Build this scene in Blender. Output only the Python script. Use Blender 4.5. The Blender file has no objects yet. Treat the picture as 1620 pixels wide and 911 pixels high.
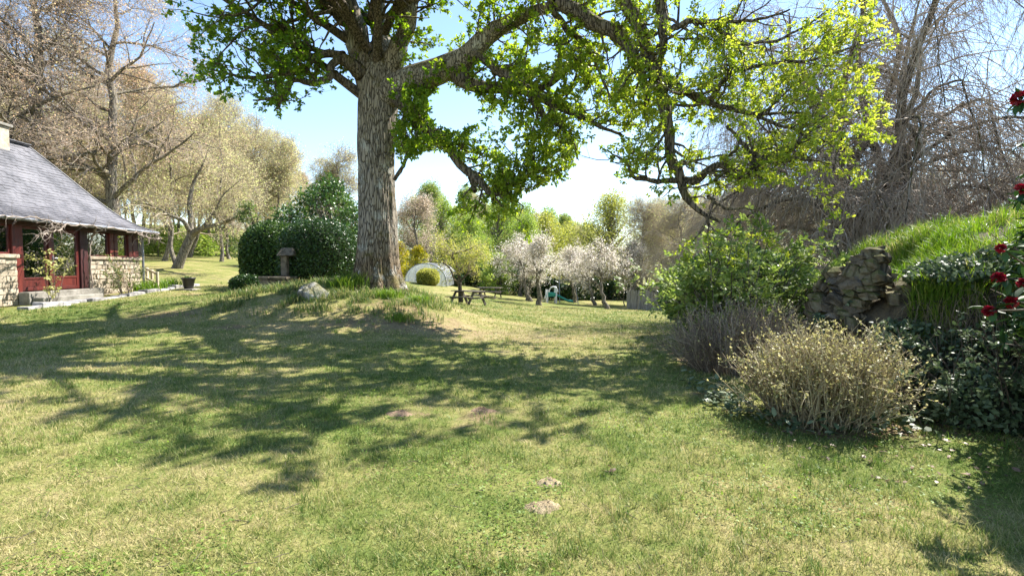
import bpy, math
import numpy as np
from mathutils import Vector, Matrix

SC = bpy.context.scene
COL = SC.collection
rad = math.radians

# ------------------------------------------------------------------ camera
F = 800.0                      # focal length in pixels of the 1620 px wide photograph
PITCH = math.atan(34.5 / F)
cam_d = bpy.data.cameras.new('camera')
cam_d.sensor_width = 36.0
cam_d.sensor_fit = 'HORIZONTAL'
cam_d.lens = 36.0 * F / 1620.0
cam_d.clip_start = 0.05
cam_d.clip_end = 3000
cam = bpy.data.objects.new('camera', cam_d)
COL.objects.link(cam)
CZ = 1.6
cam.location = (0, 0, CZ)
cam.rotation_euler = (math.pi / 2 - PITCH, 0, 0)
SC.camera = cam

# ------------------------------------------------------------------ light
SUN_AZ = math.atan2(0.80, 0.60)      # clockwise from +Y (into the picture) towards +X
SUN_EL = rad(50)
w = bpy.data.worlds.new('World')
SC.world = w
w.use_nodes = True
nt = w.node_tree
sky = nt.nodes.new('ShaderNodeTexSky')
sky.sky_type = 'NISHITA'
sky.sun_disc = False
sky.sun_elevation = SUN_EL
sky.sun_rotation = SUN_AZ
sky.air_density = 1.0
sky.dust_density = 0.0
sky.ozone_density = 1.0
bg = nt.nodes['Background']
bg.inputs['Strength'].default_value = 0.092
nt.links.new(sky.outputs[0], bg.inputs[0])
sun_d = bpy.data.lights.new('sun', 'SUN')
sun_d.energy = 4.6
sun_d.angle = rad(0.5)
sun_d.color = (1.0, 0.95, 0.86)
sun = bpy.data.objects.new('sun', sun_d)
COL.objects.link(sun)
sv = Vector((math.sin(SUN_AZ) * math.cos(SUN_EL), math.cos(SUN_AZ) * math.cos(SUN_EL), math.sin(SUN_EL)))
sun.rotation_euler = (-sv).to_track_quat('-Z', 'Y').to_euler()
sun.location = (30, 30, 60)
SC.view_settings.view_transform = 'Standard'
SC.view_settings.look = 'None'
SC.view_settings.gamma = 1
SC.view_settings.use_curve_mapping = False
SC.view_settings.exposure = 1.80
SC.cycles.max_bounces = 6
SC.cycles.transparent_max_bounces = 8

# ------------------------------------------------------------------ numeric helpers
rng = np.random.default_rng(11)


def nrm(v):
    return v / np.maximum(np.linalg.norm(v, axis=-1, keepdims=True), 1e-9)


_H = np.random.default_rng(5).random((256, 256))


def vnoise(x, y):
    xi = np.floor(x).astype(int)
    yi = np.floor(y).astype(int)
    fx = x - xi
    fy = y - yi
    fx = fx * fx * (3 - 2 * fx)
    fy = fy * fy * (3 - 2 * fy)
    a = _H[xi & 255, yi & 255]
    b = _H[(xi + 1) & 255, yi & 255]
    c = _H[xi & 255, (yi + 1) & 255]
    d = _H[(xi + 1) & 255, (yi + 1) & 255]
    return (a * (1 - fx) + b * fx) * (1 - fy) + (c * (1 - fx) + d * fx) * fy


def fbm(x, y, o=4):
    s = 0
    a = .5
    for i in range(o):
        s = s + a * vnoise(x * 2 ** i + 17.3 * i, y * 2 ** i + 9.1 * i)
        a *= .5
    return s / (1 - .5 ** o)


def P(px, py, Y):
    """World point seen at pixel (px, py) of the photograph at distance Y along the view."""
    u = (px - 810) / F
    v = -(py - 455.5) / F
    d = np.array([u, math.cos(PITCH) + v * math.sin(PITCH), -math.sin(PITCH) + v * math.cos(PITCH)])
    return np.array([0, 0, CZ]) + d * (Y / d[1])


# ------------------------------------------------------------------ terrain height
CP = np.array([(-8, 0, 0), (0, 0, 0), (6, 0, 0), (-8, 6, .05), (0, 6, 0), (4, 5, 0), (-14, 6, .15), (0, 10, 0),
               (3.3, 9.2, 0), (-6, 10, .12), (-14, 12, .3), (-16, 17, .4), (-13, 17, .42), (-15, 13, .34), (-14.1, 22, .64), (-21, 32, 1.44),
               (-26, 45, 2.2), (-41, 70, 4.7), (-60, 70, 6), (-30, 20, 1.2), (-60, 40, 3), (-8, 20, .35), (-4, 20, .05),
               (-6, 40, .05), (-12, 32, .5), (-2.3, 26, -.4), (3.6, 15.3, -.3), (4.4, 23.3, -.7), (2, 36, -1.2),
               (6.5, 33, -1.25), (.6, 47, -1.2), (10.3, 36, -1.5), (14, 20, -.5), (20, 10, 0), (10, 8, 0), (20, 36, -1.5),
               (0, 80, -.5), (40, 60, -1), (-40, 110, 8), (0, 130, 1), (60, 110, 1), (60, 20, 0), (0, -20, 0),
               (60, -20, 0), (-60, -20, 1), (0, 3, 0), (-4, 4, 0.02)], float)


def _k(r2):
    return np.where(r2 > 1e-9, .5 * r2 * np.log(np.maximum(r2, 1e-9)), 0)


_n = len(CP)
_A = np.zeros((_n + 3, _n + 3))
_d2 = ((CP[:, None, :2] - CP[None, :, :2]) ** 2).sum(-1)
_A[:_n, :_n] = _k(_d2) + np.eye(_n) * 2.0
_A[:_n, _n] = 1
_A[:_n, _n + 1:] = CP[:, :2]
_A[_n, :_n] = 1
_A[_n + 1:, :_n] = CP[:, :2].T
_W = np.linalg.solve(_A, np.concatenate([CP[:, 2], np.zeros(3)]))
MX, MY = -4.2, 15.2


def hgt(x, y):
    x = np.asarray(x, float)
    y = np.asarray(y, float)
    sh = x.shape
    xs = np.clip(x.ravel(), -75, 70)
    ys = np.clip(y.ravel(), -25, 130)
    out = np.empty_like(xs)
    for i in range(0, len(xs), 60000):
        a = xs[i:i + 60000]
        b = ys[i:i + 60000]
        r2 = (a[:, None] - CP[None, :, 0]) ** 2 + (b[:, None] - CP[None, :, 1]) ** 2
        out[i:i + 60000] = _k(r2) @ _W[:_n] + _W[_n] + a * _W[_n + 1] + b * _W[_n + 2]
    dx = xs - MX
    dy = ys - MY
    sx = np.where(dx > 0, 2.3, 4.6)
    sy = np.where(dy < 0, 2.7, 3.2)
    out = out + .95 * np.exp(-(dx / sx) ** 2 / 1.3 - (dy / sy) ** 2 / 1.3)
    out = out + (fbm(xs * .9, ys * .9, 3) - .5) * .10 * np.clip((np.hypot(xs, ys) - 1) / 5, 0, 1)
    return out.reshape(sh)


def h1(x, y):
    return float(hgt(np.array([x]), np.array([y]))[0])


def G(px, py, far=160):
    """Ground point seen at a pixel."""
    Ys = np.concatenate([np.arange(1.5, 30, .05), np.arange(30, far, .25)])
    u = (px - 810) / F
    v = -(py - 455.5) / F
    d = np.array([u, math.cos(PITCH) + v * math.sin(PITCH), -math.sin(PITCH) + v * math.cos(PITCH)])
    t = Ys / d[1]
    q = np.array([0, 0, CZ]) + d * t[:, None]
    hh = hgt(q[:, 0], q[:, 1])
    k = np.argmax(q[:, 2] < hh)
    return np.array([q[k, 0], q[k, 1], hh[k]])


def GX(px, Y):
    """Ground point in pixel column px at distance Y."""
    x = (px - 810) / F * Y
    return np.array([x, Y, h1(x, Y)])


# ------------------------------------------------------------------ mesh helpers
def mesh_np(name, V, F_, attrs=None, mats=(), smooth=True, midx=None):
    V = np.ascontiguousarray(V, np.float32).reshape(-1, 3)
    Fs = F_ if isinstance(F_, list) else [F_]
    Fs = [np.asarray(f, np.int32) for f in Fs if len(f)]
    me = bpy.data.meshes.new(name)
    me.vertices.add(len(V))
    me.vertices.foreach_set('co', V.ravel())
    nl = sum(f.size for f in Fs)
    npol = sum(len(f) for f in Fs)
    me.loops.add(nl)
    me.polygons.add(npol)
    me.loops.foreach_set('vertex_index', np.concatenate([f.ravel() for f in Fs]))
    tot = np.concatenate([np.full(len(f), f.shape[1], np.int32) for f in Fs])
    st = np.concatenate([[0], np.cumsum(tot)[:-1]]).astype(np.int32)
    me.polygons.foreach_set('loop_start', st)
    if midx is not None:
        me.polygons.foreach_set('material_index', np.asarray(midx, np.int32))
    me.polygons.foreach_set('use_smooth', np.full(npol, smooth, bool))
    for k, a in (attrs or {}).items():
        at = me.attributes.new(k, 'FLOAT', 'POINT')
        at.data.foreach_set('value', np.asarray(a, np.float32))
    me.update(calc_edges=True)
    for m in (mats if isinstance(mats, (list, tuple)) else [mats]):
        me.materials.append(m)
    return me


def link(name, me, parent=None, loc=None):
    o = bpy.data.objects.new(name, me)
    COL.objects.link(o)
    if parent is not None:
        o.parent = parent
    if loc is not None:
        o.location = loc
    return o


def tag(o, label=None, cat=None, group=None, kind=None):
    if label:
        o['label'] = label
    if cat:
        o['category'] = cat
    if group:
        o['group'] = group
    if kind:
        o['kind'] = kind
    return o


def thing(name, label, cat, loc=(0, 0, 0), rz=0, group=None):
    o = bpy.data.objects.new(name, None)
    o.empty_display_size = .2
    COL.objects.link(o)
    o.location = loc
    o.rotation_euler = (0, 0, rz)
    return tag(o, label, cat, group)


def dup(root, loc, rz=0, sc=1, label=None, group=None):
    r = root.copy()
    COL.objects.link(r)
    r.location = loc
    r.rotation_euler = (0, 0, rz)
    r.scale = (sc, sc, sc) if np.isscalar(sc) else sc
    if label:
        r['label'] = label
    if group:
        r['group'] = group
    for ch in list(root.children):
        c = ch.copy()
        COL.objects.link(c)
        c.parent = r
        for g in list(ch.children):
            d = g.copy()
            COL.objects.link(d)
            d.parent = c
    return r


def cat(parts):
    """Join (V, F) pairs; F is one array width per call."""
    Vs, Fs, n = [], [], 0
    for V, Fa in parts:
        Vs.append(V)
        Fs.append(Fa + n)
        n += len(V)
    return np.concatenate(Vs), np.concatenate(Fs)


_BF = np.array([(0, 3, 2, 1), (4, 5, 6, 7), (0, 1, 5, 4), (1, 2, 6, 5), (2, 3, 7, 6), (3, 0, 4, 7)])


def box(x0, x1, y0, y1, z0, z1):
    V = np.array([(x0, y0, z0), (x1, y0, z0), (x1, y1, z0), (x0, y1, z0), (x0, y0, z1), (x1, y0, z1), (x1, y1, z1), (x0, y1, z1)], float)
    return V, _BF.copy()


def bar(a, b, wx, wz, up=(0, 0, 1)):
    """Square bar from a to b."""
    a = np.array(a, float)
    b = np.array(b, float)
    t = nrm(b - a)
    u = np.cross(t, np.array(up, float))
    if np.linalg.norm(u) < 1e-3:
        u = np.cross(t, np.array([1., 0, 0]))
    u = nrm(u)
    v = np.cross(u, t)
    V = []
    for q in (a, b):
        for s1, s2 in ((-1, -1), (1, -1), (1, 1), (-1, 1)):
            V.append(q + u * wx / 2 * s1 + v * wz / 2 * s2)
    return np.array(V), _BF.copy()


def bevel_obj(o, wd=.01):
    m = o.modifiers.new('bevel', 'BEVEL')
    m.width = wd
    m.segments = 2
    m.limit_method = 'ANGLE'
    return o


def part(name, VF, mat, parent, smooth=False, bev=0, attrs=None):
    V, Fa = VF
    o = link(name, mesh_np(name, V, Fa, attrs, mat, smooth), parent)
    if bev:
        bevel_obj(o, bev)
    return o


def tubes(Pt, R, sides=3, rnd=None):
    """Tubes along polylines Pt (M,K,3) with radii R (M,K)."""
    Pt = np.asarray(Pt, float)
    R = np.asarray(R, float)
    M, K, _ = Pt.shape
    T = np.gradient(Pt, axis=1)
    T = nrm(T)
    mean = nrm(Pt[:, -1] - Pt[:, 0])
    ref = np.zeros((M, 3))
    ref[np.arange(M), np.argmin(np.abs(mean), axis=1)] = 1
    U = nrm(np.cross(T, ref[:, None, :]))
    W = np.cross(T, U)
    a = np.arange(sides) * 2 * math.pi / sides
    V = Pt[:, :, None, :] + R[:, :, None, None] * (U[:, :, None, :] * np.cos(a)[:, None] + W[:, :, None, :] * np.sin(a)[:, None])
    idx = np.arange(M * K * sides).reshape(M, K, sides)
    i0 = idx[:, :-1]
    i1 = idx[:, 1:]
    Fq = np.stack([i0, np.roll(i0, -1, axis=2), np.roll(i1, -1, axis=2), i1], -1).reshape(-1, 4)
    return V.reshape(-1, 3), Fq


def catmull(pts, n):
    """Resample control rows (any columns) with a Catmull-Rom spline."""
    p = np.asarray(pts, float)
    p = np.vstack([2 * p[0] - p[1], p, 2 * p[-1] - p[-2]])
    m = len(p) - 3
    t = np.linspace(0, m - 1e-6, n)
    i = np.floor(t).astype(int)
    f = (t - i)[:, None]
    a, b, c, d = p[i], p[i + 1], p[i + 2], p[i + 3]
    return .5 * (2 * b + (c - a) * f + (2 * a - 5 * b + 4 * c - d) * f ** 2 + (3 * b - a - 3 * c + d) * f ** 3)


def grow(Pp, Rp, n, t0, t1, ang, L, K, wig, trop=(0, 0, 0), rr=.6, tip=.15, rmax=None, g=None, flat=0, rmin=.002):
    """Side branches on every polyline of Pp. n: number per parent (int or array); L: (lo, hi) metres or callable."""
    g = g or rng
    N, Kp = Pp.shape[:2]
    cnt = np.full(N, n) if np.isscalar(n) else np.asarray(n)
    idx = np.repeat(np.arange(N), cnt)
    M = len(idx)
    if M == 0:
        return np.zeros((0, K, 3)), np.zeros((0, K)), idx
    t = g.uniform(t0, t1, M)
    f = np.minimum(t * (Kp - 1), Kp - 1.001)
    i = f.astype(int)
    a = (f - i)[:, None]
    p = Pp[idx, i] * (1 - a) + Pp[idx, i + 1] * a
    T = nrm(Pp[idx, i + 1] - Pp[idx, i])
    r = Rp[idx, i] * (1 - a[:, 0]) + Rp[idx, i + 1] * a[:, 0]
    q = g.normal(size=(M, 3))
    if flat:
        q[:, 2] *= (1 - flat)
    q = nrm(q - (q * T).sum(1, keepdims=True) * T)
    A = ang * g.uniform(.7, 1.3, M)[:, None]
    d = nrm(np.cos(A) * T + np.sin(A) * q)
    ln = L(t, idx, g) if callable(L) else g.uniform(L[0], L[1], M)
    r0 = np.maximum(r * rr, rmin)
    if rmax is not None:
        r0 = np.minimum(r0, rmax)
    C = np.zeros((M, K, 3))
    C[:, 0] = p
    st = (ln / (K - 1))[:, None]
    tr = np.array(trop, float)
    for k in range(1, K):
        d = nrm(d + g.normal(size=(M, 3)) * wig + tr)
        C[:, k] = C[:, k - 1] + d * st
    RC = r0[:, None] * np.linspace(1, tip, K)[None]
    return C, RC, idx


# leaf templates: x along the leaf, y across, z up
T_OAK = (np.array([(0, 0, 0), (.28, .12, .03), (.5, .30, .05), (.62, .17, .03), (.85, .20, .0), (1, 0, -.06),
                   (.85, -.20, .0), (.62, -.17, .03), (.5, -.30, .05), (.28, -.12, .03)], float),
         np.array([(0, 1, 9), (1, 2, 3), (9, 7, 8), (1, 3, 9), (9, 3, 7), (3, 4, 5), (3, 5, 7), (7, 5, 6)]))
T_LEAF = (np.array([(0, 0, 0), (.35, .26, .05), (.75, .19, .03), (1, 0, -.06), (.75, -.19, .03), (.35, -.26, .05)], float),
          np.array([(0, 1, 5), (1, 2, 5), (5, 2, 4), (2, 3, 4)]))
T_LEAF5 = (np.array([(0, 0, 0), (.5, .30, .05), (1, 0, -.06), (.5, -.30, .05), (.8, .2, 0)], float), np.array([(0, 1, 3), (1, 4, 3), (4, 2, 3)]))
T_DIA = (np.array([(0, 0, 0), (.5, .3, .04), (1, 0, 0), (.5, -.3, .04)], float), np.array([(0, 1, 3), (1, 2, 3)]))
T_TRI = (np.array([(0, -.3, 0), (0, .3, 0), (1, 0, .1)], float), np.array([(0, 1, 2)]))


def leaves(pos, d, size, tpl, up=None, g=None, roll=.5):
    """One leaf of template tpl per position: axis d, blade normal near `up` with random roll."""
    g = g or rng
    tv, tf = tpl
    N = len(pos)
    d = nrm(d)
    n0 = np.tile(np.array([0, 0, 1.]), (N, 1)) if up is None else up
    n0 = n0 + g.normal(size=(N, 3)) * roll
    s = nrm(np.cross(n0, d))
    n = np.cross(d, s)
    sz = np.broadcast_to(size, (N,))[:, None, None]
    V = pos[:, None, :] + sz * (tv[None, :, 0:1] * d[:, None] + tv[None, :, 1:2] * s[:, None] + tv[None, :, 2:3] * n[:, None])
    Fa = tf[None] + (np.arange(N) * len(tv))[:, None, None]
    return V.reshape(-1, 3), Fa.reshape(-1, tf.shape[1])


def per_leaf(vals, tpl):
    return np.repeat(vals, len(tpl[0]))


def sph(n, g=None):
    return nrm((g or rng).normal(size=(n, 3)))


# ------------------------------------------------------------------ materials
class NT:
    def __init__(self, name):
        self.m = bpy.data.materials.new(name)
        self.m.use_nodes = True
        self.t = self.m.node_tree
        self.t.nodes.clear()
        self.out = self.n('ShaderNodeOutputMaterial')

    def n(self, typ, **kw):
        x = self.t.nodes.new(typ)
        for k, v in kw.items():
            if k.startswith('i_'):
                x.inputs[k[2:].replace('_', ' ')].default_value = v
            else:
                setattr(x, k, v)
        return x

    def l(self, a, b):
        self.t.links.new(a, b)

    def noise(self, vec, scale, detail=4, rough=.55):
        x = self.n('ShaderNodeTexNoise', i_Scale=scale, i_Detail=detail, i_Roughness=rough)
        self.l(vec, x.inputs['Vector'])
        return x.outputs['Fac']

    def ramp(self, fac, stops):
        x = self.n('ShaderNodeValToRGB')
        e = x.color_ramp.elements
        while len(e) < len(stops):
            e.new(.5)
        for el, (p, c) in zip(e, stops):
            el.position = p
            el.color = (*c, 1)
        self.l(fac, x.inputs[0])
        return x.outputs[0]

    def mix(self, fac, a, b, typ='MIX'):
        x = self.n('ShaderNodeMix', data_type='RGBA', blend_type=typ)
        for s, k in ((fac, 0), (a, 6), (b, 7)):
            if hasattr(s, 'node'):
                self.l(s, x.inputs[k])
            else:
                x.inputs[k].default_value = s if k == 0 else (*s, 1)
        return x.outputs[2]

    def math(self, op, a, b=0, c=None):
        x = self.n('ShaderNodeMath', operation=op)
        for s, k in ((a, 0), (b, 1), (c, 2)):
            if s is None:
                continue
            if hasattr(s, 'node'):
                self.l(s, x.inputs[k])
            else:
                x.inputs[k].default_value = s
        return x.outputs[0]

    def attr(self, name):
        return self.n('ShaderNodeAttribute', attribute_name=name).outputs['Fac']

    def pos(self):
        return self.n('ShaderNodeNewGeometry').outputs['Position']

    def obj(self):
        return self.n('ShaderNodeTexCoord').outputs['Object']

    def bsdf(self, col, rough=.8, spec=.3, bump=None, bstr=.5, bdist=.02, metal=0):
        b = self.n('ShaderNodeBsdfPrincipled', i_Roughness=rough, i_Metallic=metal)
        b.inputs['Specular IOR Level'].default_value = spec
        if hasattr(col, 'node'):
            self.l(col, b.inputs['Base Color'])
        else:
            b.inputs['Base Color'].default_value = (*col, 1)
        if bump is not None:
            bp = self.n('ShaderNodeBump', i_Strength=bstr, i_Distance=bdist)
            self.l(bump, bp.inputs['Height'])
            self.l(bp.outputs[0], b.inputs['Normal'])
        return b

    def done(self, sh):
        self.l(sh.outputs[0] if hasattr(sh, 'outputs') else sh, self.out.inputs[0])
        return self.m


def m_plain(name, c1, c2, scale=6, rough=.8, bstr=.4, spec=.3, detail=5, bdist=.02, stretch=None, metal=0):
    t = NT(name)
    v = t.obj()
    if stretch:
        mp = t.n('ShaderNodeMapping')
        mp.inputs['Scale'].default_value = stretch
        t.l(v, mp.inputs[0])
        v = mp.outputs[0]
    oi = t.n('ShaderNodeObjectInfo').outputs['Random']
    va = t.n('ShaderNodeVectorMath', operation='ADD')
    t.l(v, va.inputs[0])
    cx = t.n('ShaderNodeCombineXYZ')
    t.l(t.math('MULTIPLY', oi, 37.0), cx.inputs[0])
    t.l(cx.outputs[0], va.inputs[1])
    v = va.outputs[0]
    f = t.noise(v, scale, detail)
    f2 = t.noise(v, scale * 7, 3)
    fm = t.math('ADD', t.math('MULTIPLY', f, .75), t.math('MULTIPLY', f2, .25))
    fm = t.math('ADD', fm, t.math('MULTIPLY', t.math('SUBTRACT', oi, .5), .18))
    return t.done(t.bsdf(t.ramp(fm, [(.36, c1), (.64, c2)]), rough, spec, f2, bstr, bdist, metal))


def m_leaf(name, stops, trans=.4, rough=.5, tcol=1.25, spec=.35, attr='rnd'):
    t = NT(name)
    c = t.ramp(t.attr(attr), stops)
    b = t.bsdf(c, rough, spec)
    tr = t.n('ShaderNodeBsdfTranslucent')
    hs = t.n('ShaderNodeHueSaturation', i_Hue=.495, i_Saturation=1.1, i_Value=tcol)
    t.l(c, hs.inputs['Color'])
    t.l(hs.outputs[0], tr.inputs[0])
    mx = t.n('ShaderNodeMixShader')
    mx.inputs[0].default_value = trans
    t.l(b.outputs[0], mx.inputs[1])
    t.l(tr.outputs[0], mx.inputs[2])
    return t.done(mx)


def m_bark(name, dark, light, moss=None, lichen=None, scale=9, mossz=None):
    t = NT(name)
    o = t.obj()
    mp = t.n('ShaderNodeMapping')
    mp.inputs['Scale'].default_value = (1, 1, .17)
    t.l(o, mp.inputs[0])
    vo = t.n('ShaderNodeTexVoronoi', feature='DISTANCE_TO_EDGE', i_Scale=scale)
    wv = t.n('ShaderNodeVectorMath', operation='ADD')
    nz = t.n('ShaderNodeTexNoise', i_Scale=5.0, i_Detail=4.0)
    t.l(mp.outputs[0], nz.inputs['Vector'])
    vm = t.n('ShaderNodeVectorMath', operation='SCALE', i_Scale=.25)
    t.l(nz.outputs['Color'], vm.inputs[0])
    t.l(mp.outputs[0], wv.inputs[0])
    t.l(vm.outputs[0], wv.inputs[1])
    t.l(wv.outputs[0], vo.inputs['Vector'])
    e = vo.outputs['Distance']
    fine = t.noise(wv.outputs[0], 30, 5, .65)
    hgt_ = t.math('ADD', t.math('MULTIPLY', t.math('MINIMUM', e, .16), 5.0), t.math('MULTIPLY', fine, .5))
    c = t.ramp(hgt_, [(.25, dark), (.85, light)])
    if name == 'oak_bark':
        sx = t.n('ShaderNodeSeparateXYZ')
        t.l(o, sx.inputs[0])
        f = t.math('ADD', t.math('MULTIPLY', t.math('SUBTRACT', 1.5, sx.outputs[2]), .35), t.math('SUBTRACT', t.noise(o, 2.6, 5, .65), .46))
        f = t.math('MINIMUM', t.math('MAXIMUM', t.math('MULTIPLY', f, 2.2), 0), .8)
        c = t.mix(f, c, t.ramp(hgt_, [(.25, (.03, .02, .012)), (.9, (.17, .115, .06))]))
    if lichen:
        f = t.noise(o, 1.7, 6, .7)
        f = t.math('MULTIPLY', t.math('MULTIPLY', t.math('SUBTRACT', f, .54), 9.0), hgt_)
        f = t.math('MINIMUM', t.math('MAXIMUM', f, 0), .75)
        c = t.mix(f, c, lichen)
    if moss:
        nrmz = t.n('ShaderNodeSeparateXYZ')
        t.l(t.n('ShaderNodeNewGeometry').outputs['Normal'], nrmz.inputs[0])
        f = t.math('ADD', t.noise(o, 2.2, 5, .65), t.math('MULTIPLY', nrmz.outputs[2], .22))
        f = t.math('MINIMUM', t.math('MAXIMUM', t.math('MULTIPLY', t.math('SUBTRACT', f, .56), 5.0), 0), .85)
        c = t.mix(f, c, moss)
    return t.done(t.bsdf(c, .9, .15, hgt_, .9, .04))


# ---- lawn: one set of colour nodes for the soil under it and for the blades on it
def lawn_colour(t, blades):
    p = t.pos()
    f1 = t.noise(p, .33, 3)
    f2 = t.noise(p, 1.7, 4, .6)
    f3 = t.noise(p, 9, 3, .6)
    f = t.math('ADD', t.math('ADD', t.math('MULTIPLY', f1, .62), t.math('MULTIPLY', f2, .6)), t.math('SUBTRACT', t.math('MULTIPLY', f3, .36), .16))
    f = t.math('ADD', t.math('SUBTRACT', f, .025), t.attr('dry'))
    if blades:
        f = t.math('ADD', f, t.math('MULTIPLY', t.math('SUBTRACT', t.attr('rnd'), .5), .42))
    if blades:
        c = t.ramp(f, [(.36, (.085, .15, .025)), (.50, (.175, .235, .05)), (.63, (.31, .31, .10)), (.78, (.47, .40, .20))])
    else:
        c = t.ramp(f, [(.36, (.07, .115, .02)), (.50, (.15, .185, .045)), (.63, (.26, .25, .085)), (.78, (.38, .31, .16))])
    return c, f3


def m_ground():
    t = NT('lawn_ground')
    c, f3 = lawn_colour(t, False)
    p = t.pos()
    s = t.noise(p, 3.1, 5, .65)
    k = t.math('ADD', t.attr('soil'), t.math('MULTIPLY', t.math('SUBTRACT', s, .5), 1.1))
    k = t.math('MINIMUM', t.math('MAXIMUM', t.math('MULTIPLY', t.math('SUBTRACT', k, .35), 3.0), 0), .92)
    soil = t.ramp(t.noise(p, 14, 4), [(.3, (.16, .10, .06)), (.7, (.36, .25, .16))])
    c = t.mix(k, c, soil)
    fine = t.noise(p, 40, 4, .7)
    c = t.mix(t.math('MINIMUM', t.math('MULTIPLY', t.math('SUBTRACT', fine, .30), 1.7), .8), c, (.05, .05, .018), 'MIX')
    return t.done(t.bsdf(c, .95, .1, fine, .6, .03))


def m_blade():
    t = NT('lawn_blades')
    c, _ = lawn_colour(t, True)
    b = t.bsdf(c, .55, .3)
    tr = t.n('ShaderNodeBsdfTranslucent')
    t.l(c, tr.inputs[0])
    mx = t.n('ShaderNodeMixShader')
    mx.inputs[0].default_value = .4
    t.l(b.outputs[0], mx.inputs[1])
    t.l(tr.outputs[0], mx.inputs[2])
    return t.done(mx)


M_GROUND = m_ground()
M_BLADE = m_blade()
M_GRASS = m_leaf('long_grass', [(0, (.07, .15, .015)), (.5, (.15, .25, .03)), (.8, (.26, .32, .06)), (1, (.46, .40, .19))], .45)
M_WEED = m_leaf('weeds', [(0, (.05, .10, .025)), (.6, (.13, .19, .05)), (.85, (.28, .28, .10)), (1, (.45, .36, .2))], .4)
M_OAKBARK = m_bark('oak_bark', (.035, .028, .022), (.29, .25, .20), (.12, .10, .03), (.46, .45, .40), 15)
M_LIMB = m_bark('oak_limb_bark', (.025, .02, .016), (.17, .14, .11), (.12, .11, .03), None, 14)
M_TWIG = m_plain('twig_bark', (.05, .04, .03), (.13, .105, .08), 8)
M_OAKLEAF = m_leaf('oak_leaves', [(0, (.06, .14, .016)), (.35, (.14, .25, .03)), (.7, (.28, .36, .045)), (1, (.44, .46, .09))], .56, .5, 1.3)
M_GREYBARK = m_bark('grey_bark', (.06, .05, .042), (.24, .21, .17), (.14, .13, .06), None, 10)
M_BARETWIG = m_plain('bare_twigs', (.26, .205, .145), (.46, .385, .285), 2.0, bstr=0)
M_BEECHTWIG = m_plain('beech_twigs', (.24, .18, .14), (.46, .37, .30), 1.5, bstr=0)
M_WEEPTWIG = m_plain('weeping_twigs', (.19, .15, .12), (.43, .36, .30), 1.5, bstr=0)
M_BUD = m_leaf('opening_buds', [(0, (.44, .35, .23)), (.45, (.48, .44, .25)), (1, (.46, .52, .20))], .55)
M_PINKBUD = m_leaf('pinkish_buds', [(0, (.46, .31, .22)), (.6, (.50, .39, .26)), (1, (.52, .48, .22))], .55)
M_SPRING = m_leaf('spring_leaves', [(0, (.12, .20, .035)), (.5, (.24, .34, .07)), (1, (.42, .46, .12))], .52)
M_GOLDSPRING = m_leaf('golden_spring_leaves', [(0, (.18, .22, .045)), (.5, (.34, .36, .08)), (1, (.50, .48, .13))], .52)
M_DARKLEAF = m_leaf('dark_evergreen_leaves', [(0, (.012, .03, .008)), (.6, (.03, .07, .016)), (1, (.07, .13, .03))], .15, .35, spec=.5)
M_MIDLEAF = m_leaf('clipped_leaves', [(0, (.018, .04, .01)), (.6, (.045, .095, .02)), (1, (.12, .19, .04))], .2, .4)
M_CAMELLIA = m_leaf('evergreen_leaves', [(0, (.03, .07, .015)), (.6, (.07, .14, .03)), (1, (.17, .24, .06))], .25, .35, spec=.5)
M_ELDER = m_leaf('elder_leaves', [(0, (.09, .15, .03)), (.5, (.20, .28, .065)), (1, (.34, .40, .13))], .45)
M_YELLOW = m_leaf('yellow_foliage', [(0, (.20, .24, .02)), (1, (.60, .50, .03))], .35)
M_BLOSSOM = m_leaf('blossom', [(0, (.40, .42, .22)), (.4, (.66, .60, .53)), (1, (.84, .79, .75))], .5)
M_PALEBLOSSOM = m_leaf('pale_pink_blossom', [(0, (.40, .37, .20)), (.5, (.58, .46, .36)), (1, (.74, .64, .56))], .5)
M_IVY = m_leaf('ivy_leaves', [(0, (.03, .05, .02)), (.6, (.09, .13, .06)), (1, (.20, .24, .14))], .2, .5, spec=.3)
M_DRYSTEM = m_leaf('dry_stems', [(0, (.17, .125, .075)), (.5, (.36, .29, .17)), (1, (.55, .47, .29))], .12)
M_PALELEAF = m_leaf('pale_new_leaves', [(0, (.26, .28, .08)), (1, (.52, .50, .20))], .4)
M_STONE = m_plain('house_stone', (.24, .195, .14), (.46, .39, .30), 5, .9, .6)
M_MORTAR = m_plain('mortar', (.34, .30, .24), (.46, .41, .33), 9, .95, .4)
M_ROUGHSTONE = m_plain('rough_stone', (.05, .042, .032), (.19, .155, .115), 7, .95, .8, bdist=.03)
M_GRANITE = m_plain('grey_granite', (.16, .15, .15), (.42, .40, .39), 6, .9, .6)
M_SLATE = m_plain('slate', (.04, .04, .046), (.145, .14, .152), 1.3, .5, .5, .5)
M_SLATEBASE = m_plain('slate_underlay', (.04, .04, .05), (.07, .07, .085), 3, .7)
M_REDWOOD = m_plain('red_painted_wood', (.06, .012, .011), (.125, .022, .016), 3, .4, .2, .5, stretch=(4, 4, .5))
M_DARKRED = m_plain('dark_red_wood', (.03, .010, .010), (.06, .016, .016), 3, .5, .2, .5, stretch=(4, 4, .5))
M_ZINC = m_plain('zinc', (.16, .17, .19), (.30, .31, .33), 4, .5, .1, .5, metal=.6)
M_WHITE = m_plain('white_paint', (.62, .62, .62), (.78, .78, .78), 3, .5, .1)
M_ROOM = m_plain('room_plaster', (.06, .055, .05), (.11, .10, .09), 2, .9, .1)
M_CONC = m_plain('worn_stone_step', (.13, .12, .10), (.30, .28, .245), 4, .9, .5)
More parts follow.
